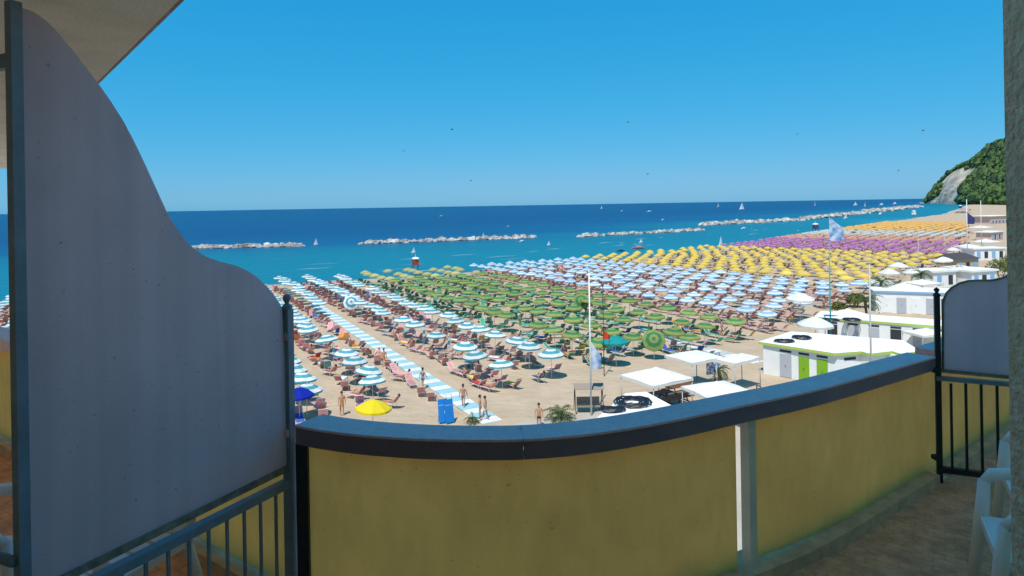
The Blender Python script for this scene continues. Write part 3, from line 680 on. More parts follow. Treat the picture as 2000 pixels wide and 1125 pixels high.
# square white gazebos
mcanvas = mat('white_canvas', (.80,.77,.70), .85, var=.06, vscale=1, trans=.12)
def gazebo(label, x, y, zr, w, d, rz, peak, drop=.22):
    p = gp(x, y, zr); t = thing('gazebo', label, 'gazebo', (p.x,p.y,0), rz); ze = zr-peak; m = MB(); n = 6
    vs = []; fs = []
    for i in range(n+1):
        for j in range(n+1):
            u, v = i/n*2-1, j/n*2-1; h = max(abs(u),abs(v)); vs.append((u*w/2, v*d/2, ze+peak*(1-h)**1.15-.05*(1-abs(abs(u)-abs(v)))*h*(peak > .1)))
    for i in range(n):
        for j in range(n): fs.append((i*(n+1)+j,(i+1)*(n+1)+j,(i+1)*(n+1)+j+1,i*(n+1)+j+1))
    m.add(vs, fs); 
    per = [(-1,-1),(1,-1),(1,1),(-1,1)]
    for a in range(4):
        (ax,ay),(bx,by) = per[a], per[(a+1)%4]; q = []; r_ = []
        for k in range(9): f = k/8; q.append(((ax+(bx-ax)*f)*w/2*1.002, (ay+(by-ay)*f)*d/2*1.002, ze-.03)); r_.append((q[-1][0], q[-1][1], ze-drop-.03*sin(f*pi*8)))
        m.add(q+r_, [(k,k+1,k+10,k+9) for k in range(8)])
    m.obj('canopy', mcanvas, t, False)
    for sx in (-1,1):
        for sy in (-1,1): MB().tube([(sx*w*.48, sy*d*.48, 0),(sx*w*.48, sy*d*.48, ze-.02)], .035, 6).obj('post', mgreyd, t)
    return t
gazebo('large peaked white gazebo canopy over the wooden picnic tables', 1281, 716, 2.9, 3.7, 3.5, .52, .65)
gazebo('flat square white canopy with blue towels hanging at its side', 1356, 692, 2.6, 3.4, 3.0, .5, .12)
gazebo('small sloping white canopy between the flat square one and the lime edged cabin', 1442, 697, 2.5, 3.3, 1.7, .62, .1)
gazebo('low rounded white gazebo canopy beside the picnic tables, close to the parapet', 1400, 744, 2.75, 3.5, 3.0, .35, .5)
gazebo('flat cream canopy beside the brown fence below the cabin', 1480, 768, 2.3, 3.4, 2.0, .5, .1)
mtowel = mat('towel_blue', (.08,.16,.42), .9, c2=(.62,.66,.72), vscale=5, detail=0)
for k, (x, y) in enumerate(((1386,712),(1394,708),(1402,703))):
    p = gp(x, y, 1.7); m = MB(); v = []
    for i in range(7):
        for z in (2.3, 1.6, .9): v.append((-.35+.7*i/6, .05*sin(i*1.9+z), z))
    m.add(v, [(i*3+j, i*3+3+j, i*3+4+j, i*3+1+j) for i in range(6) for j in range(2)]); o = m.obj('towel', mtowel, None, False); o.location = (p.x, p.y, 0); o.rotation_euler.z = .6
    tag(o, 'blue and white towel hanging from the flat square canopy', 'towel', 'towels on a canopy')
mwood = mat('brown_wood', (.17,.07,.035), .7, var=.35, vscale=6)
def picnic(x, y, rz, label):
    p = gp(x, y, .75); t = thing('picnic_table', label, 'table', (p.x,p.y,0), rz)
    for k in range(5): MB().box((0,-.3+.15*k,.74), (2.6,.135,.04)).obj('plank', mwood, t)
    for sy in (-1,1): MB().box((0,sy*.68,.45), (2.6,.26,.04)).obj('bench', mwood, t)
    for sx in (-1,1): MB().beam((sx*.95,-.72,.43),(sx*.95,.72,.43),.05,.08).obj('crossbar', mwood, t); MB().beam((sx*.9,-.6,0),(sx*.9,-.2,.72),.05,.08).obj('leg', mwood, t); MB().beam((sx*.9,.6,0),(sx*.9,.2,.72),.05,.08).obj('leg', mwood, t)
picnic(1278, 768, .52, 'dark brown picnic table by the flat white kiosk roof'); picnic(1330, 752, .52, 'dark brown picnic table under the peaked gazebo, further from the kiosk'); picnic(1318, 776, .52, 'dark brown picnic table beside the low rounded gazebo')
fe = thing('railing', 'low brown rail fence below the cream canopy by the cabin', 'railing', (0,0,0)); fa = gp(1478,752,.9); fb = gp(1512,768,.9)
for z in (.9,.5): MB().beam((fa.x,fa.y,z),(fb.x,fb.y,z),.06,.06).obj('rail', mwood, fe)
for k in range(4): q = fa.lerp(fb,k/3); MB().box((q.x,q.y,.46),(.07,.07,.92)).obj('post', mwood, fe)
# folded blue loungers, leaning
mblue = mat('blue_plastic', (.01,.18,.55), .4)
for k, x in enumerate((866, 880)):
    p = gp(x, 828, 0); t = thing('folded_lounger', 'bright blue folded lounger standing upright by the slab walkway', 'lounger', p, .3+.25*k, 'upright blue loungers')
    Mx = Matrix.Rotation(-.2,3,'X'); MB().box(Mx @ Vector((0,0,.85)), (.6,.06,1.5), M=Mx).obj('board', mblue, t)
    MB().tube([Mx @ Vector(q) for q in ((-.28,.0,1.55),(-.28,0,1.85),(0,0,1.98),(.28,0,1.85),(.28,0,1.55))], .02, 6).obj('handle', mframe, t)
    MB().tube([(-.25,.5,0),(-.25,.22,1.2),(.25,.22,1.2),(.25,.5,0)], .02, 6).obj('prop', mframe, t)
# ------------------------------------------------------------------ poles and flags
mflag = mat('flag_cloth', (.75,.77,.80), .8, c2=(.10,.30,.58), vscale=1.5, detail=1, trans=.3); mflagd = mat('flag_dark', (.05,.05,.16), .8, trans=.2); mflagr = mat('flag_red', (.6,.06,.02), .8, trans=.2)
mtealp = mat('teal_pole', (.03,.30,.33), .5); mgreyp = mat('grey_pole', (.45,.43,.40), .5)
def flagpole(x, yb, yt, zb, r, m, label, flag=None):
    b = gp(x, yb, zb); d = b.y; zt = at(x, yt, d).z; t = thing('flagpole', label, 'flagpole', (b.x, b.y, 0))
    MB().tube([(0,0,0),(0,0,zt)], [r, r*.7], 8).obj('pole', m, t); MB().ball((0,0,zt+.06), .08, 8, 5).obj('finial', m, t)
    if flag:
        for (z, w, h, fm) in flag:
            v = []
            for i in range(9):
                f = i/8
                for j in range(4): v.append((.03+f*w*.75, .14*sin(f*6+j*.5)*f, z-j/3*h*(1-.55*f)-f*h*.55))
            MB().add(v, [(i*4+j,i*4+4+j,i*4+5+j,i*4+1+j) for i in range(8) for j in range(3)], 0, True).obj('flag', fm, t, False)
    return t
flagpole(1155, 815, 532, 0, .065, mpole, 'tall white flagpole with a drooping white and blue flag', [(5.2,.95,1.9,mflag)])
flagpole(1180, 735, 560, 0, .035, mhole, 'thin dark pole flying a small red flag beside the white flagpole', [(3.9,.7,.8,mflagr)])
flagpole(1623, 686, 470, 0, .07, mtealp, 'tall teal pole with white pennant rising behind the cabin roof', [(12.9,1.9,2.3,mflag)])
flagpole(1703, 815, 515, 0, .07, mgreyp, 'plain tall grey pole rising beyond the parapet in front of the cabins')
flagpole(1890, 520, 390, 0, .09, mpole, 'distant white pole with a dark flag near the dark roofed hut', [(11.5,2.2,2.6,mflagd)])
flagpole(1917, 490, 392, 0, .09, mpole, 'distant bare white pole near the wall')
# ------------------------------------------------------------------ far huts at the right
def hut(label, x, y, z, w, d, roofm, wallm, rz=.45, hip=0, name='beach_hut'):
    p = gp(x, y, z); t = thing(name, label, 'hut', (p.x,p.y,0), rz)
    MB().box((0,d/2,(z-.3)/2), (w*.88,d*.88,z-.3)).obj('wall', wallm, t)
    if hip: MB().add([(-w/2,0,z-.3),(w/2,0,z-.3),(w/2,d,z-.3),(-w/2,d,z-.3),(-w*.25,d*.4,z+hip),(w*.25,d*.4,z+hip),(w*.25,d*.6,z+hip),(-w*.25,d*.6,z+hip)], [(0,1,5,4),(1,2,6,5),(2,3,7,6),(3,0,4,7),(4,5,6,7),(3,2,1,0)]).obj('roof', roofm, t)
    else: MB().box((0,d/2,z-.15), (w,d,.29)).obj('roof', roofm, t)
    for k in range(max(2,int(w/2))): 
        xx = -w*.44+w*.88*(k+.5)/max(2,int(w/2)); MB().box((xx,d*.06-.03,1.2), (.9,.06,1.5)).obj('window', mhole if k % 2 else mbluet, t)
    return t
mdroof = mat('dark_roof', (.06,.055,.06), .8); mtanw = mat('tan_wall', (.50,.36,.22), .8); mpinkw = mat('pink_wall', (.62,.44,.38), .8)
hut('tan beach hut with dark hipped roof', 1893, 503, 2.9, 6.4, 5, mdroof, mtanw, .3, .7)
hut('white flat roofed hut beside the dark roofed hut', 1848, 528, 2.8, 5.5, 4, mroofw, mwhite, .3)
hut('white flat roofed hut behind the wavy divider with blue windows', 1925, 527, 2.8, 6, 4, mroofw, mwhite, .3)
hut('long white flat roofed pavilion beyond the dark roofed hut', 1935, 484, 2.8, 9, 4, mroofw, mwhite, .15)
hut('pink walled pavilion far along the promenade', 1950, 452, 3.0, 11, 5, mroofw, mpinkw, .6)
hut('pale distant beach building in front of the wooded hill', 1955, 421, 4.5, 22, 10, mroofw, mpinkw, .5)
gazebo('white canopy beyond the dark roofed hut, beside the distant white pole', 1890, 476, 2.9, 5.5, 4.5, .6, .6)
gazebo('white peaked canopy before the pink walled pavilion', 1925, 466, 3.0, 6, 5, .4, .8)
gazebo('pale canopy beside the waterline road near the wooded hill', 1915, 440, 3.2, 9, 6, .5, .8)
gazebo('white canopy between the dark roofed hut and the flat roofed hut', 1872, 517, 2.7, 4.5, 3.5, .3, .4)
# ------------------------------------------------------------------ palms and shrubs
mleaf = mat('palm_leaf', (.10,.15,.035), .7, var=.5, vscale=2, trans=.15); mtrunk = mat('palm_trunk', (.20,.13,.08), .9, var=.5, vscale=12); mbush = mat('bush_leaf', (.09,.13,.03), .75, c2=(.18,.19,.05), vscale=1.5, trans=.15)
def palm(x, y, z0, h, L, nf, label, seed, name='palm_tree'):
    r = random.Random(seed); p = gp(x, y, z0); t = thing(name, label, 'palm', (p.x,p.y,0))
    tp = [(.05*sin(k), .04*cos(k*1.3), h*k/5) for k in range(6)]
    MB().tube(tp, [.2,.17,.15,.14,.15,.17] if h > .6 else [.12]*6, 8).obj('trunk', mtrunk, t); m = MB()
    for f in range(nf):
        a = f*2.399+r.uniform(-.2,.2); el = r.uniform(.1,1.25); l_ = L*r.uniform(.8,1.1); c = Vector((cos(a),sin(a),0)); sd_ = Vector((-sin(a),cos(a),0)); pp = Vector(tp[-1]); pts = []
        for k in range(9):
            pts.append(pp.copy()); e2 = el-k*.21; pp = pp+(c*cos(e2)+Vector((0,0,1))*sin(e2))*l_/8
        for k in range(1,9):
            for sgn in (-1,1):
                q = pts[k]; ll = L*.26*sin(pi*(k+.8)/10.5); tip = q+sd_*sgn*ll+(pts[k]-pts[k-1])*.9+Vector((0,0,-ll*.35)); wv = (pts[k]-pts[k-1])*.28
                m.add([q-wv, q+wv, tip], [(0,1,2)])
        m.tube(pts, .02, 3)
    m.obj('crown', mleaf, t, False); return t
palm(1096, 822, 0, .35, 1.25, 26, 'low green fan palm shrub on the sand before the kiosk', 3, 'palm_shrub')
palm(1692, 640, 0, 3.0, 2.0, 24, 'palm with drooping fronds beside the tall grey pole', 4)
palm(1722, 600, 0, 3.2, 1.9, 22, 'dark palm between the grey pole and the white parasols', 5)
palm(1800, 575, 0, 3.0, 1.8, 22, 'palm with brown trunk behind the blue trimmed cabins', 6)
palm(1405, 745, 0, .9, 1.1, 22, 'small yellowish palm beneath the white canopies', 8, 'palm_shrub')
palm(925, 826, 0, .3, .7, 18, 'small grey green plant by the slab walkway end', 9, 'palm_shrub')
def bush(x, y, r, h, label, seed):
    rr = random.Random(seed); p = gp(x, y, 0); t = thing('bush', label, 'bush', (p.x,p.y,0)); m = MB()
    for i in range(900):
        a = rr.uniform(0,2*pi); u = rr.random()**.4; th = math.acos(rr.uniform(-.2,1)); c = Vector((cos(a)*sin(th)*r*u, sin(a)*sin(th)*r*u, h*.45+cos(th)*h*.55*u)); n = Vector((rr.gauss(0,1),rr.gauss(0,1),rr.gauss(0,1))).normalized(); b = n.orthogonal().normalized()*rr.uniform(.1,.22); e = n.cross(b)
        m.add([c-b, c+e*.6, c+b, c-e*.6], [(0,1,2,3)])
    m.obj('foliage', mbush, t, False)
    for k in range(4): a = k*1.6; MB().tube([(0.1*cos(a),.1*sin(a),0),(r*.5*cos(a),r*.5*sin(a),h*.6)], [.06,.03], 5).obj('stem', mtrunk, t)
bush(1955, 548, 2.3, 4.0, 'olive green bush beside the wavy divider', 1); bush(1985, 540, 2.6, 4.4, 'olive green bush behind the stucco wall edge', 2)
# ------------------------------------------------------------------ people
mskin = mat('skin', (.45,.24,.15), .6); mhair = mat('hair', (.03,.02,.015), .7)
def skin_mesh(name, verts, edges, rad, m, root=0):
    me = bpy.data.meshes.new(name+'_cage'); me.from_pydata(verts, edges, []); o = bpy.data.objects.new('tmp', me); COL.objects.link(o)
    o.modifiers.new('s', 'SKIN'); sv = me.skin_vertices[0].data
    for i, r in enumerate(rad): sv[i].radius = (r, r) if not isinstance(r, tuple) else r; sv[i].use_root = (i == root)
    ss_ = o.modifiers.new('u', 'SUBSURF'); ss_.levels = 1; ss_.render_levels = 1
    dg = bpy.context.evaluated_depsgraph_get(); out = bpy.data.meshes.new_from_object(o.evaluated_get(dg)); out.name = name; out.materials.clear(); out.materials.append(m)
    out.polygons.foreach_set('use_smooth', [True]*len(out.polygons)); bpy.data.objects.remove(o); return out
def figure(stride, armf):
    v = [(0,0,.93),(0,0,1.12),(0,.01,1.36),(0,.01,1.49),(0,-.02,1.58),(0,-.02,1.70)]; e = [(0,1),(1,2),(2,3),(3,4),(4,5)]; r = [(.155,.11),(.13,.095),(.165,.10),.055,(.085,.10),(.075,.09)]
    for s in (-1,1):
        b = len(v); f = stride*s
        v += [(s*.09,0,.88),(s*.10,-f*.5+.02,.48),(s*.10,-f+.03,.08),(s*.11,-f-.12,.035)]; e += [(0,b),(b,b+1),(b+1,b+2),(b+2,b+3)]; r += [.085,.055,.038,.035]
        b = len(v); g_ = -armf*s
        v += [(s*.19,.01,1.40),(s*.25,-g_*.4,1.13),(s*.26,-g_-.08,.90),(s*.26,-g_-.11,.80)]; e += [(2,b),(b,b+1),(b+1,b+2),(b+2,b+3)]; r += [.055,.042,.032,.03]
    return skin_mesh('person', v, e, r, mskin)
def shorts_mesh(stride, m):
    v = [(0,0,1.0),(0,0,.9)]; e = [(0,1)]; r = [(.16,.118),(.165,.12)]
    for s in (-1,1): b = len(v); v += [(s*.09,0,.86),(s*.095,-stride*s*.2,.68)]; e += [(1,b),(b,b+1)]; r += [.098,.088]
    return skin_mesh('swimwear', v, e, r, m)
def top_mesh(m): return skin_mesh('top', [(0,0,1.02),(0,0,1.15),(0,.01,1.37),(.17,.01,1.39),(-.17,.01,1.39)], [(0,1),(1,2),(2,3),(2,4)], [(.15,.11),(.145,.105),(.178,.112),.068,.068], m)
figs = [(figure(.02,.05),.02),(figure(.22,.18),.22)]
hair_me = MB().ball((0,.012,1.70), (.098,.115,.115), 10, 6).mesh('hair', mhair)
CL = {'teal': mat('cloth_teal', (.03,.25,.28), .9), 'black': mat('cloth_black', (.02,.02,.025), .9), 'orange': mat('cloth_orange', (.7,.25,.04), .9), 'white': mat('cloth_white', (.7,.7,.68), .9), 'red': mat('cloth_red', (.5,.04,.04), .9), 'blue': mat('cloth_blue', (.04,.1,.4), .9)}
swm = {}
def person(x, y, rz, f, sw, top, label):
    me, stv = figs[f]; p = gp(x, y, 0); t = tag(link('person', me, None, (p.x,p.y,0), rz), label, 'person'); t.scale = (.94,.94,R.uniform(.9,.97))
    if (f, sw) not in swm: swm[(f, sw)] = shorts_mesh(stv, CL[sw])
    link('swimwear', swm[(f, sw)], t); link('hair', hair_me, t)
    if top:
        if top not in swm: swm[top] = top_mesh(CL[top])
        link('top', swm[top], t)
person(826, 760, 2.6, 1, 'black', 'teal', 'person in teal top and dark shorts walking beside the slab walkway')
person(750, 716, .4, 0, 'orange', 'orange', 'person in orange standing under a teal and white umbrella by the walkway')
person(905, 796, 3.0, 1, 'red', None, 'bare chested person in red shorts walking on the slab walkway')
person(948, 822, 1.2, 1, 'white', 'white', 'person in white at the hotel end of the slab walkway')
person(938, 818, 1.6, 0, 'blue', None, 'person in blue shorts at the hotel end of the slab walkway')
person(1053, 838, 0, 0, 'black', None, 'dark haired person in black swimwear by the low palm shrub')
person(1040, 640, 2, 1, 'red', None, 'person in red shorts walking among the green sunbeds')
person(1460, 640, 1, 0, 'black', 'black', 'person in black standing at the edge of the open sand')
person(1452, 641, .2, 0, 'black', 'orange', 'person in orange top beside a person in black on open sand')
person(1545, 634, 1, 1, 'orange', None, 'person in orange shorts near the white parasol tables')
person(1410, 655, 1.4, 1, 'blue', 'white', 'person in white top walking on open sand by the walkway')
person(668, 812, .5, 0, 'orange', 'orange', 'person in orange standing beside the lemon yellow umbrella')
person(600, 560, .5, 1, 'black', None, 'person in black shorts walking near the waterline')
person(1610, 604, .5, 1, 'red', 'red', 'person in red top near the teal pole')
def lounging(bend):
    cb_, sb_ = cos(BK), sin(BK); y0, z0 = -.22, .46
    def bk(u, x=0): return (x, y0-u*cb_, z0+u*sb_)
    v = [(0,y0,z0), bk(.2), bk(.44), bk(.56), bk(.66), bk(.78)]; e = [(0,1),(1,2),(2,3),(3,4),(4,5)]; r = [(.15,.10),(.13,.09),(.16,.09),.05,(.085,.09),(.075,.085)]
    for s_ in (-1,1):
        b = len(v); k = bend if s_ > 0 else bend*.2
        v += [(s_*.09,y0+.06,z0),(s_*.1,y0+.45,z0+.02+.28*k),(s_*.1,y0+.86-.12*k,z0-.04),(s_*.11,y0+.95-.12*k,z0+.06)]; e += [(0,b),(b,b+1),(b+1,b+2),(b+2,b+3)]; r += [.085,.055,.038,.032]
        b = len(v); sh = bk(.45, s_*.18); v += [sh, (s_*.27, y0-.10, z0+.16), (s_*.24, y0+.12, z0+.10), (s_*.22, y0+.2, z0+.09)]; e += [(2,b),(b,b+1),(b+1,b+2),(b+2,b+3)]; r += [.052,.04,.03,.028]
    return skin_mesh('person', v, e, r, mskin)
lying = [lounging(0), lounging(1)]; hair2 = MB().ball((0,-.22-.78*cos(BK),.46+.76*sin(BK)), (.098,.11,.11), 8, 5).mesh('hair', mhair)
sw2 = {c: skin_mesh('swimwear', [(0,-.28,.50),(0,-.2,.46),(-.09,-.1,.46),(.09,-.1,.46)], [(0,1),(1,2),(1,3)], [(.15,.105),(.16,.11),.092,.092], CL[c], 1) for c in CL}
TW = {'white': CL['white'], 'blue': CL['blue'], 'orange': CL['orange'], 'red': CL['red'], 'yellow': mat('cloth_yellow', (.75,.55,.08), .9), 'turquoise': mat('cloth_turquoise', (.1,.5,.5), .9)}
for k, (p, rz, c, w) in enumerate(LYING):
    cn = R.choice(list(CL)); t = tag(link('person', lying[k % 2], None, p, rz), 'sunbather in '+cn+' swimwear reclining on a '+CN[c]+' sunbed '+w, 'person', 'sunbathers in '+cn+' on '+CN[c]+' sunbeds '+w)
    link('swimwear', sw2[cn], t); link('hair', hair2, t)
def towel_mesh(m):
    mb = MB(); pr = [(back_b[1]+.0, back_b[2]+.03),(-.5,.66),(-.27,.41),(-.1,.392),(.3,.385),(.72,.375),(1.0,.365),(1.1,.30),(1.11,.14)]; v = []
    for i, (y, z) in enumerate(pr):
        for x in (-.27,0,.27): v.append((x+.02*sin(i*2.), y, z+.012+.01*sin(i*3+x*9)))
    return mb.add(v, [(i*3+j,i*3+j+1,i*3+4+j,i*3+3+j) for i in range(len(pr)-1) for j in range(2)]).mesh('beach_towel', m, False)
TWm = {c: towel_mesh(TW[c]) for c in TW}
for p, rz, c, w in TOWELS:
    cn = R.choice(list(TW)); tag(link('beach_towel', TWm[cn], None, p, rz), cn+' towel spread over a '+CN[c]+' sunbed '+w, 'towel', cn+' towels on '+CN[c]+' sunbeds '+w)
# more clutter of the bathing station: canopies, hedges, handles
gazebo('small white canopy squeezed between the cabin rows', 1655, 602, 2.6, 3.2, 2.6, .3, .5); gazebo('white canopy beside the turquoise kiosk toward the divider', 1808, 640, 2.5, 3.0, 2.4, .2, .4)
gazebo('white canopy behind the white and turquoise cabin', 1800, 545, 2.8, 4.5, 3.5, .4, .5); gazebo('white canopy near the palms beyond the pale blue umbrellas', 1765, 552, 2.7, 3.6, 3.0, .5, .5)
bush(1672, 600, 1.3, 1.9, 'round green shrub among the palms by the grey pole', 11); bush(1845, 600, 1.5, 2.2, 'green shrub beside the white and turquoise cabin', 12); bush(1640, 612, 1.0, 1.4, 'low green shrub behind the long cabin row', 13); bush(1870, 548, 1.7, 2.6, 'green shrub in front of the white flat roofed hut', 14)
for x, y, c_, l_ in ((1680,555,'blue','pale blue parasol beside the palms by the cabins'),(1782,532,'white','white parasol behind the blue trimmed cabins, near a brown trunked palm'),(1835,500,'yellow','yellow parasol beside the dark roofed hut'),(1862,488,'white','small white parasol behind the dark roofed hut'),(1905,455,'pink','pink parasol by the distant white poles')): special(c_, x, y, 2.4, l_, scale=1.25)
flagpole(1795, 560, 455, 0, .05, mgreyp, 'thin grey lamp pole behind the cabins by the white parasols'); flagpole(1845, 520, 440, 0, .06, mgreyp, 'thin grey lamp pole beside the dark roofed hut')
for cbn in (cb, cb2, cb3, cb4):
    for d_ in [o for o in cbn.children if o.name.startswith('door')]:
        q = d_.data.vertices; c_ = sum((v.co for v in q), Vector())/len(q); MB().box((c_.x-.05, c_.y-.06, c_.z+.0), (.05,.08,.035)).obj('handle', mhole, d_)
# ------------------------------------------------------------------ water: breakwaters, boats, towers
mrock = mat('pale_rock', (.62,.59,.54), .95, c2=(.20,.19,.18), vscale=.22, bump=.6, bscale=2, world=True)  # darker second tone stands in for the shaded gaps between rocks
def breakwater(a, b, label, n, w=3.6, h=.6):
    A = gp(*a, -.4); B = gp(*b, -.4); m = MB(); rr = random.Random(int(a[0]))
    for k in range(int(n*1.0)):
        f = rr.random(); p = A.lerp(B, f); r = rr.choice((.7,1.0,1.5,2.1))*rr.uniform(.8,1.2)*w/5; e = 1-max(0, abs(f-.5)-.42)/.08*.6
        p += D1*rr.gauss(0, w*.28); m.ball((p.x,p.y,-.5+rr.uniform(0,h)*e), (r*rr.uniform(.8,1.4), r, r*rr.uniform(.6,.95)), 6, 4, jit=.22, rr=rr)
    o = m.obj('breakwater', mrock); tag(o, label, 'breakwater', None); return o
breakwater((372,486), (592,481), 'pale rock breakwater emerging from behind the tall divider', 170)
breakwater((703,477), (1045,464), 'long pale rock breakwater in open water off the teal umbrellas', 250)
breakwater((1128,463), (1372,450), 'pale rock breakwater off the yellow umbrellas', 190)
breakwater((1372,440.5), (1560,431), 'pale rock breakwater further along the bay with a raised end', 260, 5, 1.2)
breakwater((1560,430), (1680,418), 'distant rock breakwater between the sailing boats and the orange umbrellas', 330, 6, 1.4)
breakwater((1680,417.5), (1795,405), 'farthest rock breakwater toward the headland', 700, 8, 2.2)
mhull = mat('boat_white', (.8,.8,.8), .4); msail = mat('sail_white', (.82,.82,.80), .8, trans=.3); mboatr = mat('boat_pink', (.6,.28,.24), .5); mboatd = mat('boat_dark', (.06,.07,.16), .5)
def hull(L, Wd, Hh):
    m = MB(); sec = [(-.5,.75),(-.2,1),(.15,.95),(.38,.55),(.5,.03)]; v = []
    for x, w in sec: v += [(x*L,-w*Wd/2,Hh),(x*L,-w*Wd*.32,0-.1*Hh),(x*L,w*Wd*.32,-.1*Hh),(x*L,w*Wd/2,Hh)]
    f = [(i*4+k,i*4+k+1,i*4+5+k,i*4+4+k) for i in range(4) for k in range(3)]+[(i*4+3,i*4,i*4+4,i*4+7) for i in range(4)]+[(0,1,2,3),(16,17,18,19)]
    return m.add(v, f)
def boat(x, y, L, label, sail=0, hm=None, rz=.6):
    p = gp(x, y, -.4); t = thing('sailing_boat' if sail else 'motor_boat', label, 'boat', p, rz)
    hull(L, L*.34, L*.12).obj('hull', hm or mhull, t)
    if sail:
        MB().tube([(L*.08,0,0),(L*.08,0,sail)], .05+sail*.004, 5).obj('mast', mpole, t)
        v = [(L*.06,0,sail*.1),(L*.06,0,sail*.97),(-L*.2,.06*L,sail*.5),(-L*.46,.05*L,sail*.1)]; MB().slab(v, (0,1,0), .02).obj('sail', msail, t)
        v = [(L*.47,0,sail*.08),(L*.1,0,sail*.85),(L*.12,-.06*L,sail*.1)]; MB().slab(v, (0,1,0), .02).obj('jib', msail, t)
    else: MB().box((-L*.02,0,L*.17), (L*.34,L*.22,L*.12)).obj('cabin', hm or mhull, t); MB().box((L*.16,0,L*.19), (L*.02,L*.2,L*.08)).obj('windscreen', mhole, t)
for a in ((862,422.5,7,'white motor boat alone on the deep water near the horizon',0),(993,442.5,4.5,'small white motor boat seaward of the long breakwater',0),(617,478.5,3.6,'white sailing dinghy in the gap between two breakwaters',5),
          (944,466.5,3.4,'white sailing dinghy at the long rock breakwater',5),(1020,472,5,'white motor boat at the end of the long breakwater',0),(808,494,3,'white sailing dinghy just off the red lifeguard tower',3.4),(1072,479,2.6,'tiny white sailing dinghy landward of the breakwater gap',3.0),
          (1175,408,8,'white sail far off above the pale rock breakwater',12),(1403,404.5,10,'bright white sailing boat far off, beside a hulled yacht',16),(1449,409.5,13,'far white yacht with visible hull and sails',17),(1592,402,10,'thin white sail near the horizon above the breakwater',17),
          (1671,401.5,14,'broad white sail close to the horizon near the headland',13),(1690,403,12,'slanting white sail next to a broad white sail',12),(1722,401,14,'faint white sail between the headland and slanting sail',9),(1748,399,16,'white boat near the headland waterline',10),
          (1215,413,9,'white motor boat far off on the deep water',0),(1268,414,12,'white speedboat trailing along near the horizon',0),(1295,430,5,'small white motor boat seaward of the raised breakwater',0),(1408,478,3.4,'white sailing dinghy near the yellow umbrellas',5.5),
          (1453,447,7,'white motor boat inside the breakwaters',0),(1252,474,3,'small white dinghy off the yellow umbrellas',2.6),(1652,427,6,'small white boat just inside the distant breakwater',5),(1720,418.5,9,'white boat inside the farthest breakwater',0)):
    k_ = .55 if a[1] > 440 else .8
    boat(a[0], a[1], a[2]*k_, a[3], a[4]*k_, rz=R.uniform(.2,.9))
boat(1247, 486, 4.6, 'pink pedal boat off the yellow umbrellas', 0, mboatr, .2); boat(1213, 491, 2.6, 'small dark boat beside the pink pedal boat', 0, mboatd, .3)
mred = mat('tower_red', (.30,.05,.03), .7)
def tower(x, y, h, label, m):
    p = gp(x, y, -.4); t = thing('lifeguard_tower', label, 'tower', p, .4); w = h*.16
    for sx in (-1,1):
        for sy in (-1,1): MB().tube([(sx*w*1.3,sy*w*1.3,-1),(sx*w*.8,sy*w*.8,h*.5)], .07, 6).obj('leg', mtrunk, t)
    MB().box((0,0,h*.5), (w*2.3,w*2.3,.1)).obj('platform', m, t); MB().box((0,0,h*.64), (w*1.7,w*1.7,h*.27)).obj('cabin', m, t)
    MB().box((0,0,h*.79), (w*1.75,w*1.75,h*.05)).obj('band', mhull, t); MB().lathe([(w*1.3,h*.82),(w*.7,h*.88),(0,h*.9)], 8).obj('roof', mhull, t); MB().tube([(0,0,h*.88),(0,0,h*1.05)], .04, 5).obj('mast', mpole, t)
tower(812, 537, 4.4, 'red lifeguard tower with white band standing at the water by the olive umbrellas', mred); tower(1593, 461, 6, 'dark lifeguard tower with white top beside the salmon umbrellas', mboatd)
tower(1785, 428, 7, 'white lifeguard tower in the water off the orange umbrellas', mhull); tower(1876, 414, 8, 'dark lifeguard tower far along the beach toward the headland', mboatd)
# birds
mbird = mat('bird_grey', (.10,.11,.13), .8)
for i, (x, y, d) in enumerate(((883,253,90),(788,295,110),(920,353,120),(1226,239,90),(1803,255,100),(1265,340,120),(1557,262,100),(1755,333,130))):
    p = at(x, y, d); m = MB(); m.ball((0,0,0), (.22,.07,.07), 6, 4)
    for s in (-1,1): m.add([(.08,0,.02),(-.08,0,.02),(-.06,s*.28,.14),(.05,s*.28,.14),(-.1,s*.62,.05)], [(0,1,2,3),(3,2,4)])
    o = m.obj('gull', mbird); o.location = p; o.rotation_euler.z = i*1.3; tag(o, 'small dark gull gliding in the open blue sky', 'bird', 'gulls in the sky')
# ------------------------------------------------------------------ headland
prof = [(1795,0),(1808,1),(1822,22),(1836,38),(1850,52),(1862,62),(1874,68),(1886,72),(1900,80),(1915,92),(1930,105),(1945,114),(1960,120),(1976,126),(2020,140),(2100,155),(2250,150),(2400,120)]
def pinterp(x):
    for (a, u), (b, v) in zip(prof, prof[1:]):
        if x <= b: return u+(v-u)*max(0, (x-a))/(b-a)
    return prof[-1][1]
rh = random.Random(5); NX, NV = 90, 26; hv = []; hf = []; cl = []
from mathutils import noise as mnoise
def hill_point(i, j):
    x = 1797+(2400-1797)*(i/NX)**1.35; f = i/NX; dr = 2050-650*min(1, (x-1797)/200)**.8
    H = pinterp(x)*dr/F; u = j/NV
    base = dr-330*min(1, .25+ (x-1797)/110); 
    if u <= .62:
        w = u/.62; d = base+(dr-base)*w; z = H*(w**.85)
    else:
        w = (u-.62)/.38; d = dr+500*w; z = H*(1-w**1.6)-4*w
    xx = (x-1000)/F*d
    nz = mnoise.noise(Vector((xx*.012, d*.012, 0)))*9+mnoise.noise(Vector((xx*.04, d*.04, 3)))*4
    k = sin(pi*min(1, u/.62)) if u < .62 else .3*(1-(u-.62)/.38)
    return x, Vector((xx, d+nz*k*1.5, max(-3, z+nz*k*.55-(1.5 if j == 0 else 0))))
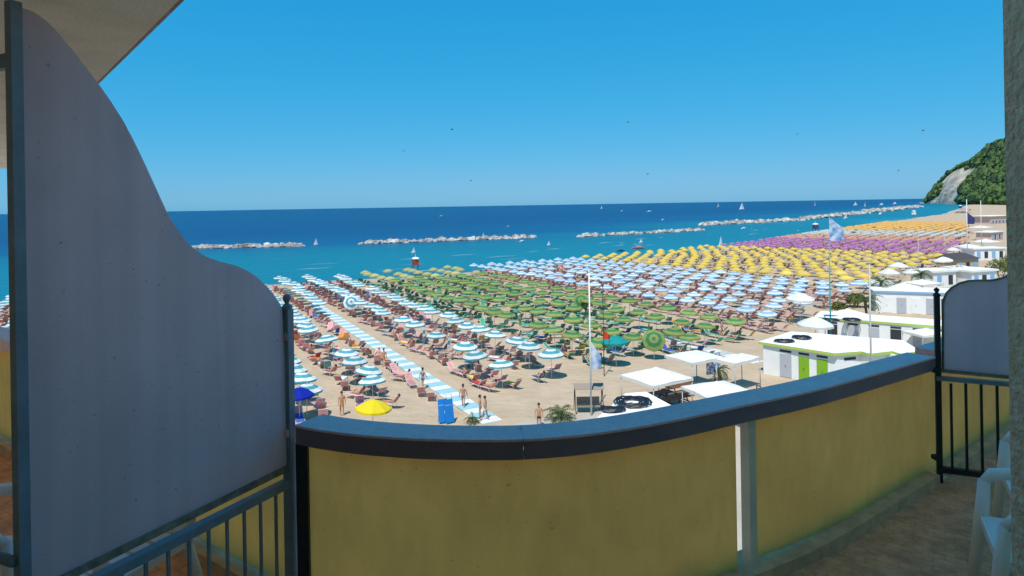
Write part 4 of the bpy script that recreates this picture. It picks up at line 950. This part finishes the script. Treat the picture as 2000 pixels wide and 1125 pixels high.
for i in range(NX+1):
    for j in range(NV+1):
        x, p = hill_point(i, j); hv.append(p); u = j/NV
        c = 0
        m_ = mnoise.noise(Vector((p.x*.014, p.z*.022, 1)))
        w_ = u/.62
        if w_ < .95 and x < 1872+36*w_+34*m_ and (x > 1818+40*w_ or m_ > -.05): c = 1
        if abs(x-1921-10*m_) < 5 and .3 < u < .5: c = 1
        cl.append(c)
for i in range(NX):
    for j in range(NV): hf.append((i*(NV+1)+j,(i+1)*(NV+1)+j,(i+1)*(NV+1)+j+1,i*(NV+1)+j+1))
mh = bpy.data.materials.new('headland_ground'); mh.use_nodes = True; n = mh.node_tree.nodes; l = mh.node_tree.links; p_ = n['Principled BSDF']; p_.inputs['Roughness'].default_value = .95; p_.inputs['Specular IOR Level'].default_value = .1
aa = n.new('ShaderNodeAttribute'); aa.attribute_name = 'cliff'; mx = n.new('ShaderNodeMix'); mx.data_type = 'RGBA'; geo = n.new('ShaderNodeNewGeometry')
nz = n.new('ShaderNodeTexNoise'); nz.inputs['Scale'].default_value = .03; nz.inputs['Detail'].default_value = 8; l.new(geo.outputs['Position'], nz.inputs['Vector'])
rk = n.new('ShaderNodeValToRGB'); rk.color_ramp.elements[0].position = .35; rk.color_ramp.elements[0].color = (.33,.28,.22,1); rk.color_ramp.elements[1].position = .62; rk.color_ramp.elements[1].color = (.60,.52,.41,1); l.new(nz.outputs['Fac'], rk.inputs[0])
mx.inputs['A'].default_value = (.035,.07,.02,1); l.new(rk.outputs[0], mx.inputs['B']); l.new(aa.outputs['Fac'], mx.inputs['Factor']); l.new(mx.outputs['Result'], p_.inputs['Base Color'])
ho = MB().add(hv, hf).obj('headland', mh); kind(ho, 'structure'); at2 = ho.data.attributes.new('cliff', 'FLOAT', 'POINT'); at2.data.foreach_set('value', [float(c) for c in cl])
mwood1 = mat('woodland_leaf', (.05,.115,.022), .8, c2=(.10,.15,.035), vscale=.02, world=True); mwood2 = mat('woodland_leaf_dark', (.02,.045,.015), .8)
wm = MB()
for k in range(5200):
    fi = rh.uniform(.02,.82)**1.0*NX; fj = rh.uniform(0, .75)*NV; i, j = int(fi), int(fj)
    if cl[i*(NV+1)+j] or cl[(i+1)*(NV+1)+j] and rh.random() < .7: continue
    _, p = hill_point(fi, fj); r = rh.uniform(4,8.5)
    if p.z < 1.5: continue
    wm.ball((p.x,p.y,p.z+r*.5), (r,r,r*rh.uniform(.8,1.25)), 6, 4, mi=0 if rh.random() < .65 else 1, jit=.3, rr=rh)
wo_ = wm.obj('woodland', [mwood1, mwood2], None, False); kind(wo_, 'stuff')
